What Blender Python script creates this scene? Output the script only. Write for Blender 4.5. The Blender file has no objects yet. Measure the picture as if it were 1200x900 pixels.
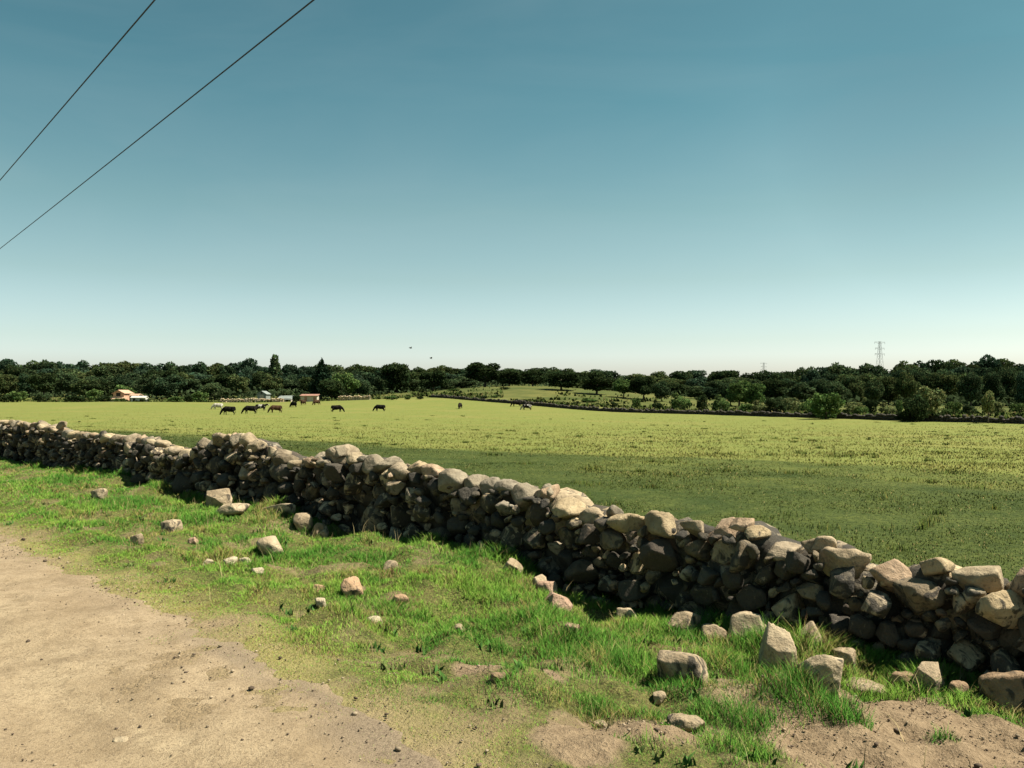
import bpy, bmesh, math, random
import numpy as np
from mathutils import Vector, Matrix, Euler

R = math.radians
rnd = random.Random(11)
rng = np.random.default_rng(5)
scene = bpy.context.scene
COL = scene.collection
SQ = math.sqrt(0.5)
EYE, HOR, F = 2.0, 464.0, 1000.0          # eye height, horizon row and focal length (pixels of a 1200 wide picture)

# ------------------------------------------------------------------ helpers
def sstep(a, b, x):
    t = np.clip((np.asarray(x, float) - a) / (b - a), 0, 1)
    return t * t * (3 - 2 * t)

def _hash(ix, iy, iz, seed):
    h = (ix.astype(np.int64) * 374761393 + iy.astype(np.int64) * 668265263 + iz.astype(np.int64) * 2147483647 + seed * 974634777) & 0xFFFFFFFF
    h = ((h ^ (h >> 13)) * 1274126177) & 0xFFFFFFFF
    h = ((h ^ (h >> 15)) * 2246822519) & 0xFFFFFFFF
    return ((h ^ (h >> 16)) & 0xFFFFFF) / float(0xFFFFFF) * 2 - 1

def vnoise(x, y, z=None, seed=0):
    x = np.asarray(x, float); y = np.asarray(y, float)
    z = np.zeros_like(x) if z is None else np.asarray(z, float)
    ix, iy, iz = np.floor(x), np.floor(y), np.floor(z)
    fx, fy, fz = x - ix, y - iy, z - iz
    fx = fx * fx * (3 - 2 * fx); fy = fy * fy * (3 - 2 * fy); fz = fz * fz * (3 - 2 * fz)
    out = 0
    for dx in (0, 1):
        for dy in (0, 1):
            for dz in (0, 1):
                w = (fx if dx else 1 - fx) * (fy if dy else 1 - fy) * (fz if dz else 1 - fz)
                out = out + w * _hash(ix + dx, iy + dy, iz + dz, seed)
    return out

def fbm(x, y, z=None, seed=0, oct=3):
    s, a, f = 0, 1.0, 1.0
    for o in range(oct):
        s = s + a * vnoise(np.asarray(x) * f, np.asarray(y) * f, None if z is None else np.asarray(z) * f, seed + o * 17)
        a *= .5; f *= 2.03
    return s

def raw_mesh(name, verts, faces_list, smooth=False):
    """faces_list: list of int arrays (n,k)"""
    me = bpy.data.meshes.new(name)
    verts = np.ascontiguousarray(verts, np.float32)
    me.vertices.add(len(verts)); me.vertices.foreach_set('co', verts.ravel())
    loops = np.concatenate([f.ravel() for f in faces_list]).astype(np.int32)
    tot = np.concatenate([np.full(len(f), f.shape[1], np.int32) for f in faces_list])
    start = np.concatenate([[0], np.cumsum(tot)[:-1]]).astype(np.int32)
    me.loops.add(len(loops)); me.loops.foreach_set('vertex_index', loops)
    me.polygons.add(len(tot)); me.polygons.foreach_set('loop_start', start); me.polygons.foreach_set('loop_total', tot)
    if smooth: me.polygons.foreach_set('use_smooth', np.ones(len(tot), bool))
    me.update(calc_edges=True); me.validate()
    return me

def color_attr(me, name, cols):
    a = me.attributes.new(name, 'FLOAT_COLOR', 'POINT')
    cols = np.asarray(cols); c = np.zeros((len(cols), 4), np.float32); c[:, :cols.shape[1]] = cols
    if cols.shape[1] == 3: c[:, 3] = 0
    a.data.foreach_set('color', c.ravel())

def link(name, me, mat=None, parent=None, loc=None):
    o = bpy.data.objects.new(name, me); COL.objects.link(o)
    if mat is not None and me is not None and not me.materials: me.materials.append(mat)
    if parent is not None: o.parent = parent
    if loc is not None: o.location = loc
    return o

def tag(o, label=None, cat=None, group=None, kind=None):
    if label: o['label'] = label
    if cat: o['category'] = cat
    if group: o['group'] = group
    if kind: o['kind'] = kind
    return o

def bm_mesh(name, bm, smooth=False):
    me = bpy.data.meshes.new(name); bm.to_mesh(me); bm.free()
    if smooth:
        for p in me.polygons: p.use_smooth = True
    return me

def bx(bm, c, s, rz=0, bev=0):
    r = bmesh.ops.create_cube(bm, size=1)
    M = Matrix.Translation(c) @ Matrix.Rotation(rz, 4, 'Z') @ Matrix.Diagonal((s[0], s[1], s[2], 1))
    bmesh.ops.transform(bm, matrix=M, verts=r['verts'])
    return r['verts']

def tube(bm, p0, p1, r0, r1=None, n=6, caps=True):
    r1 = r0 if r1 is None else r1
    p0, p1 = Vector(p0), Vector(p1); d = p1 - p0
    r = bmesh.ops.create_cone(bm, cap_ends=caps, segments=n, radius1=r0, radius2=r1, depth=d.length)
    M = Matrix.Translation((p0 + p1) / 2) @ d.to_track_quat('Z', 'Y').to_matrix().to_4x4()
    bmesh.ops.transform(bm, matrix=M, verts=r['verts'])

def ico(sub):
    bm = bmesh.new(); bmesh.ops.create_icosphere(bm, subdivisions=sub, radius=1)
    v = np.array([x.co[:] for x in bm.verts]); f = np.array([[w.index for w in q.verts] for q in bm.faces], np.int32)
    bm.free(); return v / np.linalg.norm(v, axis=1)[:, None], f
ICO = {k: ico(k) for k in (1, 2, 3, 4, 5)}

# ------------------------------------------------------------------ materials
class NT:
    def __init__(s, name):
        s.m = bpy.data.materials.new(name); s.m.use_nodes = True
        s.t = s.m.node_tree; s.t.nodes.clear()
        s.out = s.n('ShaderNodeOutputMaterial')
    def n(s, typ, **k):
        x = s.t.nodes.new(typ)
        for a, b in k.items(): setattr(x, a, b)
        return x
    def l(s, a, b): s.t.links.new(a, b)
    def val(s, sock, v):
        if hasattr(v, 'is_output'): s.l(v, sock)
        else: sock.default_value = v
    def noise(s, vec, scale, detail=4, rough=.55, dist=0):
        x = s.n('ShaderNodeTexNoise'); x.inputs['Scale'].default_value = scale; x.inputs['Detail'].default_value = detail
        x.inputs['Roughness'].default_value = rough; x.inputs['Distortion'].default_value = dist
        if vec is not None: s.l(vec, x.inputs['Vector'])
        return x.outputs['Fac']
    def ramp(s, fac, pts):
        x = s.n('ShaderNodeValToRGB'); cr = x.color_ramp
        while len(cr.elements) < len(pts): cr.elements.new(.5)
        for e, (p, c) in zip(cr.elements, pts):
            e.position = p; e.color = (c, c, c, 1) if not hasattr(c, '__len__') else (*c, 1)
        s.l(fac, x.inputs[0]); return x.outputs[0]
    def mix(s, fac, a, b, mode='MIX'):
        x = s.n('ShaderNodeMix', data_type='RGBA', blend_type=mode)
        s.val(x.inputs[0], fac)
        for sock, v in ((x.inputs[6], a), (x.inputs[7], b)):
            if hasattr(v, 'is_output'): s.l(v, sock)
            else: sock.default_value = (*v, 1)
        return x.outputs[2]
    def math(s, op, a, b=0.0):
        x = s.n('ShaderNodeMath', operation=op); s.val(x.inputs[0], a); s.val(x.inputs[1], b); return x.outputs[0]
    def obj(s): return s.n('ShaderNodeTexCoord').outputs['Object']
    def pos(s): return s.n('ShaderNodeNewGeometry').outputs['Position']
    def attr(s, name): return s.n('ShaderNodeAttribute', attribute_name=name)
    def bump(s, h, strength=.5, dist=.02, nrm=None):
        x = s.n('ShaderNodeBump'); x.inputs['Strength'].default_value = strength; x.inputs['Distance'].default_value = dist
        s.l(h, x.inputs['Height'])
        if nrm is not None: s.l(nrm, x.inputs['Normal'])
        return x.outputs[0]
    def bsdf(s, col, rough=.9, nrm=None, spec=.25, metal=0):
        x = s.n('ShaderNodeBsdfPrincipled'); s.val(x.inputs['Base Color'], col if hasattr(col, 'is_output') else (*col, 1))
        s.val(x.inputs['Roughness'], rough); x.inputs['Specular IOR Level'].default_value = spec; x.inputs['Metallic'].default_value = metal
        if nrm is not None: s.l(nrm, x.inputs['Normal'])
        s.l(x.outputs[0], s.out.inputs[0]); return x
    def leafy(s, col, trans=.35, nrm=None):
        d = s.n('ShaderNodeBsdfDiffuse'); t = s.n('ShaderNodeBsdfTranslucent'); m = s.n('ShaderNodeMixShader')
        for x in (d, t):
            s.val(x.inputs[0], col)
            if nrm is not None: s.l(nrm, x.inputs['Normal'])
        m.inputs[0].default_value = trans
        s.l(d.outputs[0], m.inputs[1]); s.l(t.outputs[0], m.inputs[2]); s.l(m.outputs[0], s.out.inputs[0])

def mat_stone():   # dry field stone, weathered
    k = NT('field_stone'); p = k.obj()
    at = k.attr('tint'); t = at.outputs['Color']
    n1 = k.noise(p, 5, 6, .6, .3); n2 = k.noise(p, 22, 5, .65); n3 = k.noise(p, 70, 4, .6)
    c = k.mix(k.ramp(n1, [(.35, 0), (.68, 1)]), (.62, .58, .52), (1.25, 1.22, 1.15))
    c = k.mix(1, t, c, 'MULTIPLY')
    c = k.mix(k.ramp(n2, [(.54, 0), (.72, .75)]), c, (.085, .07, .05))          # dark lichen and pits
    pale = k.noise(p, 9, 5, .7, .6)
    c = k.mix(k.ramp(pale, [(.62, 0), (.72, .5)]), c, (.40, .35, .26))          # pale lichen blotches
    cr = k.noise(p, 7, 5, .62, .9)                                               # ragged near-black patches: painted shade on the walls, dirt on loose rocks
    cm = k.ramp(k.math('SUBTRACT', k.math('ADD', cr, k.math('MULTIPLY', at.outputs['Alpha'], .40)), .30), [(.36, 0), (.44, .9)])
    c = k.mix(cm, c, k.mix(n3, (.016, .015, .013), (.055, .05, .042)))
    h = k.math('ADD', k.math('MULTIPLY', n2, .8), k.math('MULTIPLY', n3, .5))
    h = k.math('ADD', h, k.math('MULTIPLY', n1, 1.2))
    k.bsdf(c, .92, k.bump(h, .75, .03), .15)
    return k.m
def mat_grass(name, trans=.25, up=.7):
    k = NT(name); t = k.attr('tint').outputs['Color']
    if up == 0: k.leafy(t, trans); return k.m
    g = k.n('ShaderNodeNewGeometry'); a = k.n('ShaderNodeVectorMath', operation='SCALE'); a.inputs['Scale'].default_value = 1 - up; k.l(g.outputs['Normal'], a.inputs[0])
    b = k.n('ShaderNodeVectorMath', operation='ADD'); k.l(a.outputs[0], b.inputs[0]); b.inputs[1].default_value = (0, 0, up)
    c = k.n('ShaderNodeVectorMath', operation='NORMALIZE'); k.l(b.outputs[0], c.inputs[0])
    k.leafy(t, trans, c.outputs[0]); return k.m
def mat_verge():
    k = NT('verge_soil'); p = k.pos()
    g = k.attr('ground'); s = k.n('ShaderNodeSeparateColor'); k.l(g.outputs['Color'], s.inputs[0])
    n1 = k.noise(p, 2.2, 6, .6); n2 = k.noise(p, 14, 5, .65); n3 = k.noise(p, 60, 4, .7)
    soil = k.mix(k.ramp(n2, [(.3, 0), (.7, 1)]), (.14, .098, .058), (.275, .20, .122))
    soil = k.mix(k.ramp(n3, [(.55, 0), (.68, .7)]), soil, (.29, .215, .14))
    rs = k.mix(k.ramp(n2, [(.35, 0), (.7, 1)]), (.285, .21, .122), (.19, .138, .08))
    rs = k.mix(k.ramp(n3, [(.52, 0), (.66, .8)]), rs, (.11, .085, .06))
    soil = k.mix(s.outputs[1], soil, rs)
    thatch = k.mix(k.ramp(n2, [(.35, 0), (.65, 1)]), (.07, .085, .022), (.17, .17, .05))
    thatch = k.mix(k.ramp(n3, [(.45, 0), (.6, .85)]), thatch, (.035, .035, .014))
    thatch = k.mix(k.ramp(n1, [(.45, 0), (.7, .7)]), thatch, (.16, .12, .055))
    thatch = k.mix(k.math('MULTIPLY', s.outputs[1], .75), thatch, (.29, .245, .10))
    c = k.mix(s.outputs[0], soil, thatch)
    h = k.math('ADD', k.math('MULTIPLY', n2, 1.0), k.math('MULTIPLY', n3, .5))
    k.bsdf(c, .95, k.bump(h, .9, .05), .1); return k.m
def mat_field():
    k = NT('pasture'); p = k.pos()
    g = k.attr('ground'); s = k.n('ShaderNodeSeparateColor'); k.l(g.outputs['Color'], s.inputs[0])
    n1 = k.noise(p, .06, 5, .6); n2 = k.noise(p, .9, 6, .65); n3 = k.noise(p, 9, 5, .7); n4 = k.noise(p, .22, 4, .6)
    dark = k.mix(k.ramp(n2, [(.35, 0), (.65, 1)]), (.030, .047, .012), (.070, .084, .021))
    ripe = k.mix(k.ramp(n2, [(.35, 0), (.66, 1)]), (.121, .139, .034), (.158, .156, .044))
    ripe = k.mix(k.ramp(n4, [(.42, 0), (.66, .55)]), ripe, (.113, .142, .034))
    ripe = k.mix(k.ramp(n1, [(.5, 0), (.64, .45)]), ripe, (.178, .160, .05))
    far = k.mix(k.ramp(n1, [(.38, 0), (.62, 1)]), (.05, .066, .018), (.105, .102, .031))
    far = k.mix(k.ramp(n4, [(.5, 0), (.62, .8)]), far, (.05, .06, .018))
    dark = k.mix(k.ramp(n4, [(.42, 0), (.66, .6)]), dark, (.070, .084, .021))
    c = k.mix(s.outputs[0], ripe, dark)
    c = k.mix(s.outputs[1], c, far)
    c = k.mix(k.ramp(n3, [(.35, .22), (.6, 0)]), c, (.06, .07, .018))
    c = k.mix(k.math('MULTIPLY', s.outputs[0], k.ramp(n3, [(.42, .7), (.58, 0)])), c, (.022, .034, .01))
    h = k.math('ADD', k.math('MULTIPLY', n3, .6), k.math('MULTIPLY', n2, 1.5))
    k.bsdf(c, .95, k.bump(h, .6, .06), .05); return k.m
def mat_road():
    k = NT('dry_dirt'); p = k.pos()
    g = k.attr('ground'); s = k.n('ShaderNodeSeparateColor'); k.l(g.outputs['Color'], s.inputs[0])
    n1 = k.noise(p, 1.1, 5, .6, .4); n2 = k.noise(p, 9, 6, .7); n3 = k.noise(p, 55, 4, .75); n4 = k.noise(p, 160, 2, .6)
    c = k.mix(k.ramp(n1, [(.33, 0), (.66, 1)]), (.235, .172, .105), (.315, .24, .152))
    c = k.mix(s.outputs[0], c, (.35, .272, .168))                       # compacted wheel track
    n5 = k.noise(p, .75, 5, .65, .8); n6 = k.noise(p, 3.2, 4, .6, .5)
    c = k.mix(k.ramp(n5, [(.47, 0), (.62, .75)]), c, (.225, .165, .098))                # damp, less worn patches
    c = k.mix(k.ramp(n6, [(.52, 0), (.66, .5)]), c, (.165, .12, .072))
    c = k.mix(k.ramp(n2, [(.46, 0), (.7, .7)]), c, (.165, .118, .068))
    c = k.mix(k.ramp(n3, [(.52, 0), (.64, .85)]), c, (.125, .09, .056))
    c = k.mix(k.ramp(n4, [(.60, 0), (.70, .6)]), c, (.34, .28, .2))
    c = k.mix(s.outputs[1], c, k.mix(k.ramp(n3, [(.4, 0), (.6, 1)]), (.09, .068, .05), (.22, .17, .115)))  # dark gravel rim
    h = k.math('ADD', k.math('MULTIPLY', n2, 1.0), k.math('MULTIPLY', n3, .5))
    h = k.math('ADD', h, k.math('MULTIPLY', n4, .3))
    k.bsdf(c, .95, k.bump(h, .75, .03), .1); return k.m
def mat_leaf(name, a, b, trans=.25):
    k = NT(name); t = k.attr('tint').outputs['Color']
    oi = k.n('ShaderNodeObjectInfo').outputs['Random']
    c = k.mix(oi, a, b); c = k.mix(1, c, t, 'MULTIPLY'); k.leafy(c, trans); return k.m
def mat_noise(name, a, b, scale=6, rough=.9, bumpd=.02, spec=.2, metal=0):
    k = NT(name); p = k.obj(); n = k.noise(p, scale, 5, .6); n2 = k.noise(p, scale * 6, 4, .6)
    c = k.mix(k.ramp(n, [(.35, 0), (.65, 1)]), a, b)
    k.bsdf(c, rough, k.bump(k.math('ADD', n, k.math('MULTIPLY', n2, .4)), .5, bumpd), spec, metal); return k.m
def mat_hide(name, a, b, lo, hi, scale=1.6):
    k = NT(name); p = k.obj(); oi = k.n('ShaderNodeObjectInfo')
    v = k.n('ShaderNodeVectorMath', operation='ADD'); k.l(p, v.inputs[0])
    cb = k.n('ShaderNodeCombineXYZ'); k.l(k.math('MULTIPLY', oi.outputs['Random'], 40), cb.inputs[0]); k.l(cb.outputs[0], v.inputs[1])
    n = k.noise(v.outputs[0], scale, 2, .5, .2)
    k.bsdf(k.mix(k.ramp(n, [(lo, 0), (hi, 1)]), a, b), .85, None, .05); return k.m

M = dict(stone=mat_stone(), verge=mat_verge(), field=mat_field(), road=mat_road(),
         grass=mat_grass('verge_grass_blade', .22, .8), fgrass=mat_grass('field_grass_blade', .15, .95),
         pebble=mat_grass('pebble', 0.0, 0),
         oak=mat_leaf('oak_leaf', (.025, .043, .023), (.052, .072, .031)),
         conifer=mat_leaf('conifer_needles', (.012, .024, .014), (.016, .028, .016), .1),
         shrub=mat_leaf('shrub_leaf', (.055, .095, .028), (.085, .125, .042)),
         olive=mat_leaf('olive_oak_leaf', (.042, .06, .023), (.064, .079, .031)), blue=mat_leaf('blue_oak_leaf', (.024, .044, .028), (.04, .064, .038)),
         pale=mat_leaf('pale_leaf', (.10, .115, .05), (.12, .135, .055)),
         dark=mat_leaf('dark_shrub_leaf', (.020, .032, .013), (.03, .044, .018)),
         bark=mat_noise('bark', (.05, .04, .03), (.12, .095, .07), 9, .95, .05),
         wire=mat_noise('wire_rubber', (.02, .025, .03), (.03, .035, .04), 30, .7, .001),
         steel=mat_noise('galvanised_steel', (.14, .15, .155), (.19, .20, .205), 3, .7, .001, .2),
         orange=mat_noise('orange_render', (.46, .25, .16), (.55, .34, .22), 1.2, .9, .01),
         tile=mat_noise('clay_tile', (.32, .20, .13), (.42, .28, .19), 2.5, .9, .04),
         white=mat_noise('whitewash', (.36, .35, .31), (.46, .45, .40), 1.0, .85, .01),
         cream=mat_noise('cream_board', (.36, .31, .25), (.44, .38, .31), 1.0, .85, .01),
         grey=mat_noise('grey_sheet', (.15, .17, .155), (.21, .23, .21), .8, .6, .01),
         rooftin=mat_noise('rusty_tin', (.22, .11, .08), (.30, .17, .12), 1.2, .8, .01),
         opening=mat_noise('dark_interior', (.02, .016, .013), (.035, .025, .02), 2, .8, .001),
         black=mat_hide('black_hide', (.006, .0055, .005), (.014, .011, .009), .4, .6),
         brown=mat_hide('brown_hide', (.03, .018, .010), (.055, .03, .016), .4, .6),
         pied=mat_hide('pied_hide', (.016, .013, .011), (.38, .35, .30), .56, .58),
         palehide=mat_hide('pale_hide', (.30, .27, .22), (.42, .39, .33), .4, .6),
         feather=mat_noise('dark_feather', (.02, .02, .022), (.05, .05, .055), 20, .7, .001))

# ------------------------------------------------------------------ terrain
def pxd(x, y, d): return ((x - 600) / F * d, d, EYE - (y - HOR) / F * d)
WU = 9.85 * SQ                                  # the wall's line: X + Y = 9.85
def px_to_wall(x, y, k=9.85):
    d = k / (1 + (x - 600) / F); X = (x - 600) / F * d
    return (d - X) * SQ, EYE - (y - HOR) / F * d
TOP = [(0,492),(30,494),(60,496),(75,503),(110,508),(140,507),(180,513),(208,523),(226,528),(240,513),(268,508),(292,508),(312,519),(338,530),(352,540),(372,535),(386,531),(401,522),(412,531),(450,536),(500,542),(530,549),(560,560),(592,562),(606,566),(625,576),(645,566),(657,577),(700,592),(740,600),(800,600),(830,612),(850,608),(872,602),(890,618),(920,632),(950,632),(965,622),(985,636),(1005,652),(1040,656),(1100,652),(1130,661),(1200,668)]
BASE = [(0,543),(60,553),(150,567),(175,577),(200,580),(230,588),(260,592),(300,597),(340,602),(360,614),(400,632),(470,645),(520,655),(600,666),(650,692),(700,714),(750,726),(800,735),(850,742),(900,750),(950,758),(1000,768),(1050,785),(1100,798),(1150,812),(1200,828)]
tv = sorted(px_to_wall(x, y) for x, y in TOP); bv = sorted(px_to_wall(x, y - 5, 9.42) for x, y in BASE)
tV, tZ = np.array([a for a, b in tv]), np.array([b for a, b in tv])
bV, bZ = np.array([a for a, b in bv]), np.array([b for a, b in bv])
def wall_base(v): return np.interp(v, bV, bZ) * (1 - sstep(29, 40, v)) 
def wall_top(v):
    z = np.interp(v, tV, tZ)
    return np.where(v > tV[-1], 1.22 + .07 * vnoise(v * .9, v * 0, seed=3), np.where(v < tV[0], .74 + .05 * vnoise(v * 1.3, v * 0, seed=4), z))
EV, EU = np.array([-8, 0, 2.0, 3.3, 4.9, 5.6, 7.5, 9.4, 12.7, 20, 60]), np.array([2.3, 2.3, 2.4, 2.55, 2.70, 2.78, 2.84, 2.90, 3.02, 2.9, 2.9])
def edge_u(v): return np.interp(v, EV, EU) + .10 * vnoise(v * 1.1, v * 0 + .5, seed=8) + .05 * vnoise(v * 4.1, v * 0 + .5, seed=9)
MOUNDS = []                                        # (u, v, radius, height)
for x, y, r, h in [(480, 650, .8, .10), (400, 640, .7, .10), (560, 665, .7, .07), (720, 745, .55, .10), (860, 755, .4, .10), (930, 815, .45, .15), (330, 605, .6, .06), (640, 715, .6, .06), (280, 640, .6, .05), (520, 690, .5, .05)]:
    d = 1850 / (y - HOR); X = (x - 600) / F * d
    MOUNDS.append(((X + d) * SQ, (d - X) * SQ, r, h))
def gz(X, Y):
    X = np.asarray(X, float); Y = np.asarray(Y, float)
    u = (X + Y) * SQ; v = (Y - X) * SQ
    zr = .25 - .05 * np.exp(-((u - 1.55) / .35) ** 2) - .05 * np.exp(-((u + .2) / .35) ** 2) + .015 * vnoise(u * 2, v * 2, seed=31)
    zw = wall_base(v)
    t = sstep(2.9, 6.5, u)
    near = np.exp(-np.maximum(0, v - 30) / 15) * np.exp(-np.maximum(0, -v - 10) / 10)
    zv = zr * (1 - t) + zw * t
    bump = 0
    for mu, mv, r, h in MOUNDS: bump = bump + h * np.exp(-((u - mu) ** 2 + (v - mv) ** 2) / r ** 2)
    band = sstep(2.8, 3.8, u) * (1 - sstep(6.6, 7.2, u))
    zv = zv + (bump + .085 * fbm(u * 1.6, v * 1.6, seed=40, oct=3) + .022 * vnoise(u * 6, v * 6, seed=44) + .012 * vnoise(u * 15, v * 15, seed=45)) * band
    nr = (u > 3) & (u < 7) & (v > -1) & (v < 6)
    if np.any(nr): zv = zv + np.where(nr, .03 * bare(u, v) * fbm(u * 8, v * 8, seed=47, oct=3) * .5, 0)
    a = .55 + .5 * sstep(-60, 60, X)
    zf = -a * sstep(8, 100, Y) + .03 * vnoise(u * .5, v * .5, seed=50) * sstep(8, 12, u)
    zf = zf + 1.1 * sstep(150, 250, Y) + 4.2 * np.exp(-((X - 8) / 42) ** 2) * sstep(150, 265, Y) + 4.0 * sstep(240, 420, Y) + 9 * sstep(420, 1200, Y)
    zf = zf + .5 * fbm(X * .03, Y * .03, seed=55, oct=2) * sstep(150, 220, Y)
    s = sstep(WU - .1, WU + .9, u)
    return zv * (1 - s) + zf * s
def ground_hit(x, y, dmax=400):
    d = np.geomspace(2.5, dmax, 3000); X = (x - 600) / F * d
    ray = EYE - (y - HOR) / F * d
    below = np.nonzero(ray < gz(X, d))[0]
    i = below[0] if len(below) else len(d) - 1
    return float(X[i]), float(d[i]), float(gz(X[i], d[i]))

# masks in wall coordinates
BARE = []
for x, y, ru, rv in [(1150, 860, .95, 1.5), (1090, 815, .35, .45), (735, 868, .26, .42), (690, 893, .2, .3), (560, 800, .12, .22), (640, 800, .08, .16), (1000, 815, .14, .2), (365, 628, .28, .32), (1040, 880, .55, .6), (810, 850, .1, .16), (590, 775, .1, .16), (410, 690, .1, .2)]:
    d = 1830 / (y - HOR); X = (x - 600) / F * d
    BARE.append(((X + d) * SQ, (d - X) * SQ, ru, rv))
TUFTS = []
for x, y, r, h in [(930, 830, .30, .20), (880, 850, .22, .16), (985, 845, .18, .15), (860, 765, .26, .20), (720, 770, .42, .15), (690, 755, .3, .12), (945, 745, .22, .22), (900, 740, .2, .18), (775, 690, .15, .2), (640, 730, .4, .10), (560, 690, .4, .09), (240, 620, .6, .10), (150, 600, .7, .12), (60, 575, .8, .12), (740, 715, .25, .14), (1010, 770, .18, .14), (640, 690, .2, .1), (1105, 860, .1, .1), (400, 650, .3, .08), (830, 705, .15, .18), (560, 660, .4, .09)]:
    d = 1850 / (y - HOR); X = (x - 600) / F * d
    TUFTS.append(((X + d) * SQ, (d - X) * SQ, r, h))
_r = random.Random(3)
for _i in range(230):
    _u, _v = _r.uniform(3.5, 6.4), 1.5 + 17 * _r.random() ** 1.5
    if all(((_u - b[0]) / b[2]) ** 2 + ((_v - b[1]) / b[3]) ** 2 > 1.3 for b in BARE): TUFTS.append((_u, _v, _r.uniform(.06, .17), _r.uniform(.05, .12)))
def bare(u, v):
    b = 0 * u
    for bu, bv_, ru, rv in BARE: b = np.maximum(b, 1.25 - np.sqrt(((u - bu) / ru) ** 2 + ((v - bv_) / rv) ** 2))
    return np.clip((b + .35 * fbm(u * 3.3, v * 3.3, seed=71, oct=3)) * 3.0, 0, 1) * (b > 0)
def cover(u, v):                                   # how grassy the verge is, 0..1
    e = u - edge_u(v)
    c = sstep(-.32, .45, e + .35 * fbm(u * 2.3, v * 2.3, seed=60, oct=3))
    c = c * (1 - bare(u, v))
    thin = sstep(.25, .75, fbm(u * 2.1 + 9, v * 2.1, seed=66, oct=3))
    return np.clip(c * (1 - .45 * thin * (u < 6.3)), 0, 1)
def darkgreen(u, v):                               # short green strip of the field along the wall
    return 1 - sstep(-2.4, 2.4, u - (21.5 + 1.5 * np.clip(8 - v, 0, 20) * .12) + 3.2 * fbm(u * .28, v * .09, seed=80, oct=4))

def axis(parts):
    out = []
    for a, b, step in parts: out += list(np.arange(a, b, step))
    return out
ua = np.array(sorted(set([-3000, -1500, -800, -400, -200, -100, -50, -25, -12] + [round(x, 4) for x in axis([(-8, -3, .5), (-3, 2, .15), (2, WU, .045)])] + [WU])))
ub = np.array(sorted(set([WU] + [round(x, 4) for x in axis([(WU + .1, 9, .1), (9, 30, .6), (30, 110, 3), (110, 420, 7)])] + [500, 650, 800, 1000, 1400, 2000, 3000])))
va = np.array(sorted(set([-3000, -1500, -800, -500] + [round(x, 4) for x in axis([(-420, -100, 8), (-100, -14, 4), (-14, 0, .5), (0, 13, .05), (13, 32, .12), (32, 100, 2), (100, 420, 7)])] + [500, 650, 800, 1000, 1400, 2000, 3000])))
def sheet(name, us, vs, mat, attrf, dz=0):
    U, V = np.meshgrid(us, vs, indexing='ij')
    X, Y = (U - V) * SQ, (U + V) * SQ
    Z = gz(X, Y) + dz
    vv = np.stack([X.ravel(), Y.ravel(), Z.ravel()], 1)
    n, m = U.shape; i = np.arange(n - 1)[:, None] * m + np.arange(m - 1)[None]
    f = np.stack([i, i + m, i + m + 1, i + 1], -1).reshape(-1, 4)
    me = raw_mesh(name, vv, [f], True)
    color_attr(me, 'ground', attrf(U.ravel(), V.ravel(), X.ravel(), Y.ravel()))
    return tag(link(name, me, mat), kind='structure')
sheet('grass_verge', ua, va, M['verge'], lambda u, v, X, Y: np.stack([np.where(u < -3.5, 1, cover(u, v)), 1 - sstep(0, .7, u - edge_u(v) + .2 * fbm(u * 2, v * 2, seed=63)), 0 * u], 1))
def fa(u, v, X, Y):
    _e = np.interp(X, [-250, -120, -40, 0, 40, 60, 120], [330, 260, 230, 200, 140, 100, 60])
    return np.stack([darkgreen(u, v), sstep(-6, 8, Y - _e), 0 * u], 1)
sheet('field', ub, va, M['field'], fa)
# dirt road: its own sheet 4 mm above the verge, ragged edges
def road_sheet():
    vs = np.concatenate([np.arange(-60, -6, 1.0), np.arange(-6, 14, .05), np.arange(14, 40, .15), np.arange(40, 300, 3.0)])
    s = np.concatenate([np.linspace(0, .5, 22), np.linspace(.5, 1, 60)[1:]])
    V, S = np.meshgrid(vs, s, indexing='ij')
    lo = -3.4 + .2 * vnoise(V * .8, V * 0, seed=90); hi = edge_u(V) + .06 + .10 * vnoise(V * 3.5, V * 0 + .3, seed=91) + .08 * vnoise(V * 11, V * 0 + .3, seed=92)
    U = lo + (hi - lo) * S; X, Y = (U - V) * SQ, (U + V) * SQ
    e = edge_u(V) - U
    Z = gz(X, Y) + .004 - .012 * (S > .995) - .03 * (S < .005)
    Z = Z + (.007 * fbm(U * 6, V * 6, seed=94, oct=3) + .008 * fbm(U * 2, V * .6, seed=98, oct=2))*(S<.98)*(S>.02) + .004*(S<.98)*(S>.02)
    n, m = U.shape; i = np.arange(n - 1)[:, None] * m + np.arange(m - 1)[None]
    f = np.stack([i, i + m, i + m + 1, i + 1], -1).reshape(-1, 4)[:, ::-1]
    me = raw_mesh('dirt_road', np.stack([X.ravel(), Y.ravel(), Z.ravel()], 1), [f], True)
    tr = np.exp(-((U - 1.75 - .1 * np.sin(V * .5)) / .42) ** 2) + np.exp(-((U + .2) / .4) ** 2)
    tr = np.clip(tr * (.8 + .4 * fbm(U * 2, V * .7, seed=95)), 0, 1)
    rim = .75 * np.exp(-((e - .05) / .28) ** 2) * sstep(-.1, .6, fbm(U * 2.5, V * .9, seed=97) + .2) * (1 - .8 * sstep(4.5, 7, V))
    color_attr(me, 'ground', np.stack([tr.ravel(), np.clip(rim, 0, 1).ravel(), 0 * tr.ravel()], 1))
    tag(link('dirt_road', me, M['road']), kind='structure')
road_sheet()

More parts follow.
